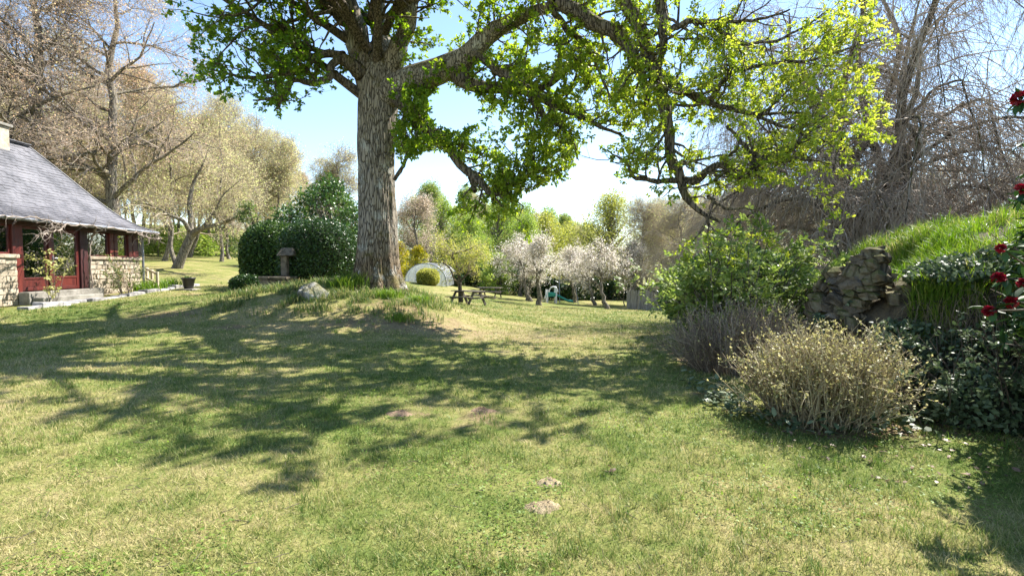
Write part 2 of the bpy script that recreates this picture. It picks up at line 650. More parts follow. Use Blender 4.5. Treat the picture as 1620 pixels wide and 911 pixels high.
M_WEATHERED = m_plain('weathered_wood', (.05, .042, .034), (.17, .145, .115), 4, .85, .4, stretch=(1, 1, 1))
M_GREYWOOD = m_plain('grey_fence_wood', (.16, .15, .14), (.34, .33, .31), 4, .9, .4, stretch=(6, 6, .6))
M_PALEWOOD = m_plain('pale_rail_wood', (.34, .28, .19), (.52, .45, .33), 5, .85, .3)
M_BLACKPOT = m_plain('black_plastic_pot', (.012, .012, .012), (.03, .028, .026), 5, .45, .2, .5)
M_TEAL = m_plain('teal_plastic', (.01, .20, .16), (.02, .28, .22), 4, .4, .05, .5)
M_SOIL = m_plain('dry_sandy_soil', (.17, .13, .075), (.42, .335, .21), 22, .98, .8)
M_DARKSOIL = m_plain('bank_soil', (.05, .04, .028), (.13, .10, .06), 6, .98, .8)
M_RED = m_leaf('red_petals', [(0, (.09, .003, .008)), (1, (.27, .010, .02))], .25, .45)
M_RHODOLEAF = m_leaf('rhododendron_leaves', [(0, (.015, .04, .012)), (1, (.06, .12, .035))], .15, .55, spec=.2)
M_DEADLEAF = m_leaf('dead_leaves', [(0, (.08, .045, .03)), (1, (.24, .15, .09))], .15)


def m_glass(name, tint=(.9, .95, .95), refl=.25):
    t = NT(name)
    gl = t.n('ShaderNodeBsdfGlossy', i_Roughness=.015)
    tr = t.n('ShaderNodeBsdfTransparent')
    tr.inputs[0].default_value = (*tint, 1)
    lw = t.n('ShaderNodeFresnel', i_IOR=1.6)
    mx = t.n('ShaderNodeMixShader')
    t.l(t.math('MINIMUM', t.math('ADD', t.math('MULTIPLY', lw.outputs[0], 1.6), refl), 1.0), mx.inputs[0])
    t.l(tr.outputs[0], mx.inputs[1])
    t.l(gl.outputs[0], mx.inputs[2])
    return t.done(mx)


M_GLASS = m_glass('window_glass', refl=.25)


def m_film():
    t = NT('tunnel_sheeting')
    b = t.bsdf((.72, .76, .78), .25, .5)
    tl = t.n('ShaderNodeBsdfTranslucent')
    tl.inputs[0].default_value = (.75, .8, .82, 1)
    tr = t.n('ShaderNodeBsdfTransparent')
    m1 = t.n('ShaderNodeMixShader')
    m1.inputs[0].default_value = .5
    t.l(b.outputs[0], m1.inputs[1])
    t.l(tl.outputs[0], m1.inputs[2])
    m2 = t.n('ShaderNodeMixShader')
    m2.inputs[0].default_value = .35
    t.l(m1.outputs[0], m2.inputs[1])
    t.l(tr.outputs[0], m2.inputs[2])
    return t.done(m2)


M_FILM = m_film()

# ------------------------------------------------------------------ ground
_HA = np.array([-15.3, 17.4])          # door centre on the house front
_HD = nrm(np.array([-.0875, 1.0]))
_HN = np.array([_HD[1], -_HD[0]])      # outward (towards +X)


def blob(x, y, cx, cy, rx, ry):
    return np.exp(-((x - cx) / rx) ** 2 - ((y - cy) / ry) ** 2)


SOILS = [(-1.6, 12.0, 2.6, 1.3, .44), (-4.0, 11.2, 2.2, 1.0, .34), (-3.0, 13.4, 1.8, 1.2, .42), (-8.3, 12.2, 1.6, .8, .62), (-6.1, 11.0, .7, .35, .5),
         (-1.15, 5.5, .35, .22, .75), (-.3, 5.5, .3, .18, .7), (-.35, 5.05, .45, .3, .6),
         (2.55, 6.2, .7, .35, .6), (3.25, 5.0, .75, .45, .75), (3.6, 8.0, .9, .8, .9), (3.7, 9.6, 1.3, 1.2, .8), (5.6, 5.1, 2.0, .6, .9),
         (-12.6, 18.5, 1.2, 3.0, .5), (1.0, 11, 1.6, .9, .35), (-19, 29, 6, 4, .35), (-6.8, 5.2, 1.3, .5, .3), (-8.5, 7.2, 1.0, .4, .35)]
DRYS = [(-2, 12.4, 4.5, 2.2, .10), (1.5, 11.5, 3.0, 2.4, .08), (-6.5, 7.6, 1.6, .7, .16), (-5.5, 5.6, 2.6, 1.2, .1), (2.6, 3.6, 1.6, 1.0, .06),
        (-3.5, 3.4, 2.2, .9, .08), (0.2, 4.2, 2.2, 1.3, -.10), (-11, 14.5, 3.5, 3, -.14), (3.4, 4.1, 1.2, .9, -.10), (-3.0, 8.0, 4.0, 2.2, -.07),
        (3, 30, 8, 12, -.04), (-4, 34, 5, 6, .02), (3.2, 7.8, 1.4, 1.6, -.02), (-6.2, 12.0, 1.4, .8, .10), (-3.2, 5.2, 1.2, 1.2, -.05)]


def soil_at(x, y):
    return sum(s * blob(x, y, a, b, c, d) for a, b, c, d, s in SOILS)


def dry_at(x, y):
    return sum(s * blob(x, y, a, b, c, d) for a, b, c, d, s in DRYS)


def axis(lo, hi, fine_lo, fine_hi, step, far_step):
    a = np.arange(fine_lo, fine_hi, step)
    out = [a]
    s, v = step, fine_hi
    up = []
    while v < hi:
        up.append(v)
        s = min(s * 1.12, far_step)
        v += s
    dn = []
    s, v = step, fine_lo
    while v > lo:
        s = min(s * 1.12, far_step)
        v -= s
        dn.append(v)
    return np.concatenate([dn[::-1], a, up, [hi]])


gx = axis(-900, 900, -18, 12, .28, 60)
gy = axis(-300, 1600, -1, 28, .28, 60)
XX, YY = np.meshgrid(gx, gy, indexing='ij')
ZZ = hgt(XX, YY)
idx = np.arange(XX.size).reshape(XX.shape)
GF = np.stack([idx[:-1, :-1], idx[1:, :-1], idx[1:, 1:], idx[:-1, 1:]], -1).reshape(-1, 4)
gme = mesh_np('ground', np.stack([XX, YY, ZZ], -1).reshape(-1, 3), GF,
              {'soil': soil_at(XX, YY).ravel(), 'dry': dry_at(XX, YY).ravel()}, M_GROUND)
tag(link('ground', gme), kind='structure')


def blades1(base, h, wdt, lean, g):
    """Single-triangle blades."""
    N = len(base)
    a = g.uniform(0, 2 * math.pi, N)
    s = np.stack([np.cos(a), np.sin(a), np.zeros(N)], -1) * (wdt / 2)[:, None]
    b = g.uniform(0, 2 * math.pi, N)
    t = np.stack([np.cos(b) * lean, np.sin(b) * lean, np.ones(N)], -1)
    t = nrm(t) * h[:, None]
    V = np.stack([base - s, base + s, base + t], 1).reshape(-1, 3)
    return V, np.arange(N * 3).reshape(-1, 3)


def blades2(base, h, wdt, lean, g, bias=(0, 0, 0)):
    """Bent blades of three triangles."""
    N = len(base)
    a = g.uniform(0, 2 * math.pi, N)
    s = np.stack([np.cos(a), np.sin(a), np.zeros(N)], -1) * (wdt / 2)[:, None]
    b = a + math.pi / 2 + g.normal(size=N) * .6
    o = np.stack([np.cos(b), np.sin(b), np.zeros(N)], -1) * lean[:, None] + np.array(bias)
    m = base + nrm(o * .45 + np.array([0, 0, 1.])) * (h * .55)[:, None]
    e = m + nrm(o * 1.7 + np.array([0, 0, .75])) * (h * .5)[:, None]
    V = np.stack([base - s, base + s, m + s * .75, m - s * .75, e], 1).reshape(-1, 3)
    k = (np.arange(N) * 5)[:, None, None]
    Fa = np.array([(0, 1, 2), (0, 2, 3), (3, 2, 4)])[None] + k
    return V, Fa.reshape(-1, 3)


# bank geometry is needed to keep the lawn out of it
BK = catmull([(4.05, 9.6), (4.15, 8.2), (4.35, 6.9), (4.75, 6.0), (5.6, 5.45), (7.2, 5.1), (10, 4.8), (16, 4.5)], 120)


def in_bank(x, y):
    fx = np.interp(y, BK[::-1, 1], BK[::-1, 0])
    return (x > fx) & (y < 13) & (y > 4.4)


def scatter_lawn(n, y0, y1, g):
    q = g.uniform(size=n)
    y = y0 * (y1 / y0) ** q                         # density falls as 1/Y per unit depth and 1/Y sideways
    x = g.uniform(-1, 1, n) * (1.16 * y + .8)
    ok = ~in_bank(x, y)
    s = (x - _HA[0]) * _HN[0] + (y - _HA[1]) * _HN[1]
    ok &= s > 1.4
    so = soil_at(x, y) + (fbm(x * 3, y * 3, 3) - .5) * .9
    ok &= g.uniform(size=n) > np.clip((so - .25) * 2.2, 0, .96)
    return x[ok], y[ok]


g = np.random.default_rng(21)
x, y = scatter_lawn(480000, 1.9, 34, g)
cl = fbm(x * 2.1, y * 2.1, 3)
n = len(x)
tu = np.clip((fbm(x * 6 + 2, y * 6, 3) - .52) * 5, 0, 1)
hh = g.uniform(.022, .055, n) * (.55 + .8 * cl + .7 * tu) * (1 + .018 * y)
ww = g.uniform(.0042, .0076, n) * np.maximum(1, y / 3.6)
V, Fa = blades1(np.stack([x, y, hgt(x, y) - .004], -1), hh, ww, g.uniform(.3, 2.2, n), g)
rn = np.repeat(g.uniform(size=n), 3)
o = link('lawn_grass', mesh_np('lawn_grass', V, Fa, {'rnd': rn, 'dry': np.repeat(dry_at(x, y), 3)}, M_BLADE, False))
tag(o, 'short mown lawn grass, green and straw coloured, covering the garden', 'grass', kind='stuff')

# ------------------------------------------------------------------ house (local x along the front, y inward, z up from its base)
HB = .4
house = thing('stone_cottage', 'stone cottage with grey slate roof and dark red glazed porch at left edge', 'house',
              (_HA[0], _HA[1], HB), math.atan2(_HD[1], _HD[0]))


def hpart(name, VF, mat, bev=0, parent=None, smooth=False):
    return part(name, VF, mat, parent or house, smooth, bev)


# cores of the low walls, faced by separate stones
hpart('wall_core', cat([box(-10, -1.95, .0, .3, -.3, 1.44), box(.99, 3.82, .0, .3, -.3, 1.44), box(3.55, 3.85, .3, 6, -.3, 1.44)]), M_MORTAR)
hpart('wall', cat([box(-10, -9.7, .02, 6, -.3, 2.7), box(-9.7, 3.8, 5.7, 6, -.3, 2.7), box(3.6, 3.84, 2.6, 6, 1.44, 2.7)]), M_MORTAR)
g = np.random.default_rng(3)


def stones(x0, x1, z0, z1, rows, face='front'):
    z = z0
    for r in range(rows):
        hrow = (z1 - z0) / rows * 1.0
        xx = x0
        while xx < x1 - .05:
            wd = min(g.uniform(.26, .52), x1 - xx)
            if x1 - xx - wd < .15:
                wd = x1 - xx
            d = g.uniform(.025, .06)
            j = .012
            if face == 'front':
                V, Fa = box(xx + j, xx + wd - j, -d, .02, z + j, z + hrow - j)
                V = V + g.normal(size=V.shape) * np.array([.006, .008, .008])
            else:
                V, Fa = box(3.83, 3.85 + d, xx + j, xx + wd - j, z + j, z + hrow - j)
                V = V + g.normal(size=V.shape) * np.array([.008, .006, .008])
            hpart('stone', (V, Fa), M_STONE, .012)
            xx += wd
        z += hrow


stones(.99, 3.84, .0, 1.43, 8)
stones(-4.2, -1.96, .0, 1.43, 8)
stones(.02, 2.6, .0, 1.43, 7, 'end')
hpart('sill', box(-10, -1.93, -.10, .3, 1.445, 1.56), M_STONE, .015)
hpart('sill', box(.985, 3.90, -.10, .3, 1.445, 1.56), M_STONE, .015)
# timber posts and the lintel beam
for a, b in ((-2.08, -1.73), (.62, .97), (2.12, 2.32), (2.36, 2.56), (3.2, 3.42), (3.46, 3.8)):
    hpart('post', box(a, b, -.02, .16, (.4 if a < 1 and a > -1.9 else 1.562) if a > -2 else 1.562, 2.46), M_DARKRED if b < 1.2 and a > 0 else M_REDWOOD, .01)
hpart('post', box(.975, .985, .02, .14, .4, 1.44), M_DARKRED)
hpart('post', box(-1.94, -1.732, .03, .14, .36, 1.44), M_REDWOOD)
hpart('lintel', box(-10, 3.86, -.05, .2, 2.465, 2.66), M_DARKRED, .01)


def framed(name, x0, x1, z0, z1, y=.05, fr=.09, bottom=None, kind='window'):
    """Window or door leaf with frame, pane and panel."""
    bt = bottom or fr
    f = hpart(name, cat([box(x0, x0 + fr, y, y + .06, z0, z1), box(x1 - fr, x1, y, y + .06, z0, z1),
                         box(x0 + fr, x1 - fr, y + .002, y + .058, z1 - fr, z1), box(x0 + fr, x1 - fr, y + .002, y + .058, z0, z0 + (fr if not bottom else .1))]), M_REDWOOD, .006)
    zz = z0 + fr
    if bottom:
        hpart('panel', box(x0 + fr, x1 - fr, y + .018, y + .042, z0 + .1, z0 + bottom - .06), M_REDWOOD, .004, f)
        hpart('rail', box(x0 + fr, x1 - fr, y + .001, y + .059, z0 + bottom - .06, z0 + bottom), M_REDWOOD, .006, f)
        zz = z0 + bottom
    hpart('pane', box(x0 + fr, x1 - fr, y + .025, y + .035, zz, z1 - fr), M_GLASS, 0, f)
    return f


framed('door_side_leaf', -1.72, -.72, .42, 2.455, bottom=.42)
hpart('mullion', box(-.715, -.60, .0, .13, .42, 2.46), M_REDWOOD, .008)
door = framed('door', -.59, .61, .42, 2.455, y=.04, fr=.13, bottom=.44)
hpart('handle_plate', box(-.555, -.515, .02, .038, 1.33, 1.55), M_ZINC, .004, door)
hpart('handle', cat([box(-.545, -.525, -.03, .02, 1.46, 1.48), box(-.545, -.41, -.045, -.03, 1.458, 1.482)]), M_WHITE, .004, door)
hpart('notice', box(-.25, .18, .085, .088, 1.16, 1.52), M_WHITE, 0, door)
framed('window', .98, 2.115, 1.562, 2.46, fr=.05)
framed('window', 2.57, 3.195, 1.562, 2.46, fr=.05)
framed('window', -4.2, -2.09, 1.562, 2.46, fr=.06)
framed('window', -6.6, -4.3, 1.562, 2.46, fr=.06)
hpart('window_post', box(-4.295, -4.205, .0, .16, 1.562, 2.46), M_REDWOOD)
e = hpart('end_window', box(3.64, 3.70, .32, 2.55, 1.562, 1.62), M_REDWOOD)
hpart('pane', box(3.66, 3.67, .32, 2.55, 1.62, 2.46), M_GLASS, 0, e)
# inside of the porch
hpart('porch_floor', box(-9.6, 3.55, .3, 5.6, .30, .395), M_CONC)
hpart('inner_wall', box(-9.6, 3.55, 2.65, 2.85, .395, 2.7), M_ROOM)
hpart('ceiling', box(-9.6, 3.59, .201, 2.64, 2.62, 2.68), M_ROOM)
for k in range(9):
    hpart('radiator_fin', box(-.32 + k * .075, -.27 + k * .075, .5, .58, .50, 1.0), M_WHITE)
# steps
hpart('doorstep', box(-2.0, 1.2, -.36, -.06, -.2, .40), M_CONC, .02)
hpart('step', box(-1.9, .7, -.68, -.365, -.2, .22), M_CONC, .02)
# roof
PRO = np.array([(-.45, 2.62), (-.1, 2.76), (.3, 2.98), (.75, 3.32), (1.4, 3.98), (2.2, 4.88), (3.0, 5.75)])
prof = catmull(PRO, 25)
q = (prof[:, 0] + .45) / 3.45
sh = 4.32 - 1.9 * q


def roof_sheet():
    n = len(prof)
    V = []
    for i in range(n):
        yy, zz = prof[i]
        V += [(-10.3, yy, zz), (sh[i], yy, zz), (sh[i], 6 - yy, zz), (-10.3, 6 - yy, zz)]
    V = np.array(V)
    low = V - np.array([0, 0, .07])
    Vt = np.concatenate([V, low])
    Fa = []
    m = 4 * n
    for i in range(n - 1):
        for a, b in ((0, 1), (1, 2), (2, 3)):
            f = (4 * i + a, 4 * i + b, 4 * i + 4 + b, 4 * i + 4 + a)
            Fa.append(f)
            Fa.append(tuple(k + m for k in f[::-1]))
    for a, b in ((0, 1), (1, 2), (2, 3)):
        Fa.append((a + m, b + m, b, a))
    return Vt, np.array(Fa)


roof = hpart('roof', roof_sheet(), M_SLATEBASE)
g = np.random.default_rng(8)
sl, hipsl = [], []
arc = np.concatenate([[0], np.cumsum(np.hypot(*np.diff(prof, axis=0).T))])
rows = np.arange(0, arc[-1], .15)
for r, a in enumerate(rows):
    def at(s):
        return np.array([np.interp(s, arc, prof[:, 0]), np.interp(s, arc, prof[:, 1]), np.interp(s, arc, sh)])
    p0, p1 = at(a - .02), at(min(a + .19, arc[-1]))
    nn = np.array([-(p1[1] - p0[1]), (p1[0] - p0[0])])
    nn = nn / np.hypot(*nn)
    xs = p0[2] + .02
    xx = -5.2 + (r % 2) * .11 + g.uniform(-.02, .02)
    while xx < xs:
        x2 = min(xx + .22, xs)
        x2t = min(x2, p1[2] + .02)
        lift = g.uniform(.014, .030)
        V = np.array([(xx, p0[0] + nn[0] * lift, p0[1] + nn[1] * lift), (x2 - .006, p0[0] + nn[0] * lift, p0[1] + nn[1] * lift),
                      (max(x2t - .006, xx), p1[0] + nn[0] * .006, p1[1] + nn[1] * .006), (min(xx, x2t), p1[0] + nn[0] * .006, p1[1] + nn[1] * .006)])
        V = V + np.array([0, 0, g.uniform(-.004, .004)])
        dn = np.array([0, nn[0], nn[1]]) * .013
        sl.append((np.concatenate([V, V - dn]), np.array([(0, 1, 2, 3), (7, 6, 5, 4), (4, 5, 1, 0), (5, 6, 2, 1), (7, 4, 0, 3)])))
        xx = x2
V, Fa = cat(sl)
o = hpart('slate_courses', (V, Fa), M_SLATE, 0, roof)
tag(o, kind='stuff')
# ridge and hip tiles
for k in range(24):
    hpart('ridge_tile', cat([bar((2.4 - .33 * k - .16 - .165, 2.93, 5.76), (2.4 - .33 * k + .16 - .165, 2.93, 5.76 + .01), .2, .03, (0, .6, 1)),
                             bar((2.4 - .33 * k - .16 - .165, 3.07, 5.76), (2.4 - .33 * k + .16 - .165, 3.07, 5.76 + .01), .2, .03, (0, -.6, 1))]), M_SLATE, .008, roof)
hip = np.stack([sh, prof[:, 0], prof[:, 1] + .03], -1)
V, Fa = tubes(hip[None], np.full((1, 25), .035), 8)
hpart('hip_ridge', (V, Fa), M_SLATE, 0, roof, True)
ch = hpart('chimney', box(.2, 1.15, 2.6, 3.4, 5.2, 6.15), M_STONE, .02, roof)
hpart('chimney_cap', box(.12, 1.23, 2.52, 3.48, 6.153, 6.25), M_CONC, .02, ch)
# gutter and downpipe
gp = np.stack([np.linspace(-10, 4.3, 40), np.full(40, -.53), np.full(40, 2.61) + np.sin(np.arange(40) * 1.9) * .004], -1)
V, Fa = tubes(gp[None], np.full((1, 40), .055), 10)
hpart('gutter', (V, Fa), M_ZINC, 0, None, True)
dp = catmull([(3.75, -.5, 2.6), (3.8, -.3, 2.45), (3.93, -.11, 2.25), (3.94, -.1, 1.2), (3.94, -.1, -.1)], 24)
V, Fa = tubes(dp[None], np.full((1, 24), .045), 10)
hpart('downpipe', (V, Fa), M_ZINC, 0, None, True)


def HW(s, inward, z):
    """House-local to world."""
    return np.array([_HA[0] + _HD[0] * s - _HN[0] * inward, _HA[1] + _HD[1] * s - _HN[1] * inward, HB + z])


def organic(name, VF, mat, parent, attrs=None, smooth=True, base=None, kind=None):
    """Part given in world coordinates under an unrotated thing."""
    V, Fa = VF
    b = np.array(parent.location) if base is None else base
    o = link(name, mesh_np(name, V - b, Fa, attrs, mat, smooth), parent)
    if kind:
        o['kind'] = kind
    return o


# bare climbing vine along the gutter
g = np.random.default_rng(31)
v0 = HW(.8, -.25, 0)
v0[2] = h1(v0[0], v0[1]) - .03
vine = thing('climbing_vine', 'bare tangled vine trained along the gutter of the porch', 'vine', v0)
st = [catmull([v0, HW(.82, -.2, 1.2), HW(.9, -.22, 2.2), HW(1.2, -.6, 2.62), HW(2.4, -.62, 2.5), HW(3.4, -.6, 2.58), HW(4.3, -.6, 2.55)], 40),
      catmull([HW(.9, -.22, 2.2), HW(.5, -.6, 2.6), HW(-.8, -.63, 2.55), HW(-1.8, -.6, 2.66), HW(-3.2, -.62, 2.6)], 40),
      catmull([HW(-.8, -.6, 2.55), HW(-1.3, -.75, 2.35), HW(-1.9, -.8, 2.2), HW(-2.3, -.8, 2.1)], 40),
      catmull([HW(2.6, -.6, 2.5), HW(3.2, -.68, 2.38), HW(3.9, -.66, 2.35), HW(4.4, -.6, 2.42)], 40)]
st = np.array(st)
st[:, 1:] += g.normal(size=st[:, 1:].shape) * .025
Rs = np.linspace(.03, .014, 40)[None].repeat(4, 0)
organic('stem', tubes(st, Rs, 6), M_WEEPTWIG, vine)
C, RC, _ = grow(st, Rs, 34, .2, 1, 1.0, (.15, .6), 6, .28, (0, 0, .02), .5, .3, g=g, rmin=.006)
organic('twig', tubes(C, RC, 4), M_WEEPTWIG, vine, kind='stuff')

# ------------------------------------------------------------------ the big oak
tb = P(600, 452, 15)
oz = h1(tb[0], tb[1])
oak = thing('oak_tree', 'huge old oak with fresh yellow green leaves and grey trunk on the mound', 'tree', (tb[0], tb[1], oz))


def tr(rows):
    return np.array([[*P(r[0], r[1], r[2]), r[3]] for r in rows])


# trunk with flare and ridged cross-section
ctrl = tr([(601, 470, 15, .64), (600, 452, 15, .645), (599, 440, 15, .63), (598, 425, 15, .61), (598, 400, 15, .595), (597, 350, 15, .575), (596, 300, 15, .565), (595, 250, 15, .56),
           (597, 200, 15, .565), (600, 160, 15, .58), (603, 130, 15, .58), (604, 105, 15, .48), (604, 85, 15, .28)])
tk = catmull(ctrl, 190)
NS = 144
aa = np.arange(NS) / NS * 2 * math.pi
V = []
for i, (cx, cy, cz, r) in enumerate(tk):
    hgt_above = cz - oz
    fl = .25 * np.exp(-np.maximum(hgt_above + .1, 0) / .55) * (.55 + .6 * np.cos(aa * 5 + .7) ** 2 + .35 * np.cos(aa * 3 + 2))
    lump = .035 * np.sin(aa * 3 + cz * .5) + .03 * np.sin(aa * 2 - cz * .8 + 1)
    rid = .085 * (fbm(aa * 11 / math.pi * 2 + 3, np.full(NS, cz * 1.3), 4) - .5)
    rid = rid * np.minimum(1, np.minimum(aa, 2 * math.pi - aa) * 4)
    R = r * .955 * (1 + lump) + fl + rid
    V.append(np.stack([cx + R * np.cos(aa), cy + R * np.sin(aa), np.full(NS, cz)], -1))
V = np.concatenate(V)
ii = np.arange(len(tk) * NS).reshape(len(tk), NS)
Fq = np.stack([ii[:-1], np.roll(ii[:-1], -1, 1), np.roll(ii[1:], -1, 1), ii[1:]], -1).reshape(-1, 4)
organic('trunk', (V, Fq), M_OAKBARK, oak)

LIMBS = {
    'stem_l': [(592, 160, 15, .36), (583, 125, 15, .38), (570, 80, 15, .35), (560, 40, 15, .32), (549, 0, 14.8, .29), (535, -60, 14.5, .25), (520, -150, 14, .18), (500, -260, 13.8, .08)],
    'stem_l2': [(558, 45, 14.9, .2), (530, 18, 14.7, .18), (505, 0, 14.5, .16), (470, -40, 14, .13), (420, -90, 13.5, .06)],
    'stem_m': [(603, 150, 15.1, .32), (604, 105, 15.2, .34), (603, 60, 15.5, .27), (597, 20, 15.8, .24), (600, -20, 16, .22), (605, -100, 16.5, .18), (615, -220, 17, .08)],
    'stem_r': [(604, 150, 14.9, .34), (614, 120, 14.9, .36), (625, 90, 14.7, .28), (636, 60, 14.6, .25), (646, 20, 14.5, .22), (655, -20, 14.4, .2), (680, -100, 14, .15), (710, -200, 13.5, .07)],
    'big_right': [(606, 160, 14.9, .40), (622, 142, 14.7, .42), (650, 128, 14.5, .38), (690, 115, 14.2, .36), (735, 95, 13.8, .31), (760, 70, 13.5, .26), (785, 48, 13.3, .22), (820, 28, 13, .17), (870, 12, 12.6, .13), (930, 20, 12.3, .08), (985, 60, 12, .04)],
    'right_low': [(712, 108, 14.0, .2), (735, 130, 13.9, .19), (759, 138, 13.8, .17), (800, 139, 13.6, .15), (830, 143, 13.4, .12), (870, 130, 13.2, .09), (910, 100, 13, .06), (950, 110, 12.8, .03)],
    'thin_a': [(755, 86, 13.5, .15), (780, 105, 13.3, .13), (800, 119, 13.1, .12), (841, 145, 12.9, .11), (877, 165, 12.7, .095), (913, 180, 12.6, .08), (950, 200, 12.4, .05), (985, 215, 12.3, .03)],
    'thin_b': [(825, 136, 13.0, .09), (845, 160, 12.9, .085), (862, 181, 12.9, .08), (888, 204, 12.8, .065), (908, 227, 12.8, .05), (914, 253, 12.8, .03)],
    'low_right': [(620, 150, 14.6, .2), (634, 158, 14.4, .19), (650, 178, 14.2, .17), (671, 201, 14, .15), (702, 222, 13.8, .13), (715, 245, 13.7, .12), (733, 268, 13.6, .11), (759, 289, 13.5, .10), (779, 309, 13.4, .08), (800, 298, 13.3, .065), (831, 281, 13.2, .05), (865, 264, 13.1, .025)],
    'stub': [(745, 279, 13.55, .07), (750, 290, 13.55, .065), (750, 302, 13.55, .055)],
    'side_thin': [(624, 285, 14.6, .06), (640, 258, 14.4, .05), (652, 232, 14.3, .04), (667, 208, 14.2, .03), (690, 190, 14.1, .02)],
    'side_thin2': [(626, 215, 14.6, .05), (636, 195, 14.5, .045), (645, 170, 14.6, .03)],
    'left': [(592, 140, 14.9, .2), (575, 122, 14.8, .22), (560, 108, 14.6, .2), (548, 97, 14.5, .18), (538, 88, 14.4, .15)],
    'left_a': [(538, 88, 14.4, .12), (512, 86, 14.3, .10), (496, 95, 14.2, .09), (485, 109, 14.1, .085), (457, 116, 14, .075), (432, 120, 13.9, .065), (411, 124, 13.8, .05), (371, 121, 13.6, .04), (333, 111, 13.5, .02)],
    'left_b': [(540, 90, 14.4, .11), (522, 106, 14.2, .10), (520, 121, 14.1, .10), (507, 131, 14, .085), (485, 131, 13.9, .075), (467, 126, 13.8, .07), (447, 146, 13.7, .05), (427, 157, 13.6, .04), (400, 160, 13.5, .02)],
    'left_b2': [(450, 142, 13.7, .04), (445, 158, 13.7, .035), (440, 172, 13.7, .02)],
    'left_c': [(540, 88, 14.4, .09), (505, 81, 14.5, .08), (485, 73, 14.5, .07), (467, 66, 14.5, .065), (447, 71, 14.5, .055), (427, 81, 14.4, .045), (396, 78, 14.3, .03), (355, 60, 14.2, .015)],
    'left_d': [(520, 40, 14.2, .07), (503, 36, 14, .065), (480, 2, 13.8, .06), (440, -20, 13.5, .04), (390, 20, 13.2, .03), (340, 25, 13, .015)],
    'left_e': [(490, 78, 14.3, .05), (470, 50, 13.9, .045), (430, 40, 13.6, .035), (390, 48, 13.4, .03), (340, 95, 13.2, .015)],
    'feed_a': [(646, 10, 14.5, .2), (690, -70, 13.8, .2), (760, -110, 12.8, .19), (830, -50, 12, .18), (884, 0, 11.5, .17)],
    'a': [(884, 0, 11.5, .17), (911, 16, 11.4, .16), (939, 32, 11.3, .155), (971, 51, 11.2, .15), (994, 75, 11.1, .13), (1006, 103, 11, .12), (1018, 126, 10.9, .09), (1023, 160, 10.9, .06), (1020, 190, 10.9, .03)],
    'feed_b': [(690, -70, 13.8, .17), (780, -150, 12.4, .17), (900, -130, 11.4, .16), (960, -60, 10.9, .15), (986, 0, 10.8, .145)],
    'b': [(986, 0, 10.8, .14), (1006, 32, 10.7, .14), (1018, 59, 10.6, .135), (1030, 91, 10.5, .13), (1034, 118, 10.4, .13), (1046, 158, 10.3, .12), (1054, 190, 10.2, .11), (1060, 215, 10.2, .105), (1060, 245, 10.2, .10), (1075, 272, 10.1, .10), (1083, 300, 10.1, .085), (1097, 324, 10, .065), (1117, 340, 10, .05), (1141, 350, 10, .035)],
    'feed_c': [(900, -130, 11.4, .13), (990, -140, 10.6, .13), (1035, -60, 10.3, .12), (1044, 0, 10.2, .11)],
    'c': [(1044, 0, 10.2, .11), (1046, 20, 10.2, .105), (1048, 59, 10.2, .09), (1046, 95, 10.3, .06), (1032, 112, 10.4, .03)],
    'c2': [(1050, 55, 10.2, .06), (1081, 38, 10, .055), (1121, 36, 9.8, .045), (1188, 34, 9.6, .03), (1250, 15, 9.4, .015)],
    'd': [(1030, 100, 10.5, .09), (1065, 134, 10.3, .085), (1097, 150, 10.1, .075), (1117, 162, 10, .065), (1150, 172, 9.8, .045), (1200, 180, 9.6, .035), (1260, 178, 9.4, .025), (1340, 192, 9.2, .012)],
    'e': [(1081, 285, 10.1, .085), (1098, 288, 10, .075), (1113, 276, 9.9, .07), (1129, 265, 9.8, .065), (1150, 261, 9.7, .06), (1164, 280, 9.6, .065), (1190, 277, 9.5, .06), (1200, 257, 9.4, .055), (1235, 245, 9.3, .045), (1259, 229, 9.2, .035), (1267, 197, 9.2, .028), (1290, 150, 9.1, .015)],
    'f': [(1078, 285, 10.1, .06), (1034, 284, 10.2, .05), (1002, 280, 10.3, .04), (990, 257, 10.4, .03), (959, 237, 10.5, .015)],
    'g': [(1120, 310, 9.95, .035), (1144, 328, 9.9, .028), (1200, 330, 9.8, .012)],
    'h': [(1150, 200, 9.8, .03), (1168, 221, 9.7, .035), (1190, 243, 9.5, .04), (1200, 255, 9.4, .045)],
    'i': [(1120, 165, 10, .05), (1150, 120, 9.7, .045), (1210, 105, 9.5, .035), (1290, 95, 9.2, .025), (1400, 55, 9, .01)],
    'j': [(1170, 172, 9.7, .035), (1240, 200, 9.4, .03), (1310, 225, 9.2, .022), (1390, 205, 9, .01)],
    'k': [(1120, 36, 9.8, .045), (1180, 70, 9.6, .035), (1240, 60, 9.4, .025), (1310, 20, 9.2, .012)],
    'l': [(1225, 247, 9.3, .03), (1270, 252, 9.2, .02), (1320, 262, 9.1, .008)],
    'm': [(870, 12, 12.6, .09), (900, 45, 12.3, .07), (930, 80, 12.1, .05), (960, 140, 12, .03), (975, 180, 12, .015)],
}
KL = 26
LP, LR, names = [], [], []
for nme, rows_ in LIMBS.items():
    c = catmull(tr(rows_), KL)
    names.append(nme)
    LP.append(c[:, :3])
    LR.append(c[:, 3])
LP = np.array(LP)
LR = np.array(LR)
g = np.random.default_rng(77)
wob = g.normal(size=LP.shape)
wob = (wob + np.roll(wob, 1, 1) + np.roll(wob, -1, 1)) / 3
wob[:, 0] = 0
LPw = LP + wob * (.025 + .10 * np.minimum(LR, .15))[..., None]
for k, nme in enumerate(names):
    organic('limb', tubes(LPw[k:k + 1], LR[k:k + 1] * (1 + .06 * g.normal(size=(1, KL))), 12), M_OAKBARK if LR[k, 0] > .24 else M_LIMB, oak)
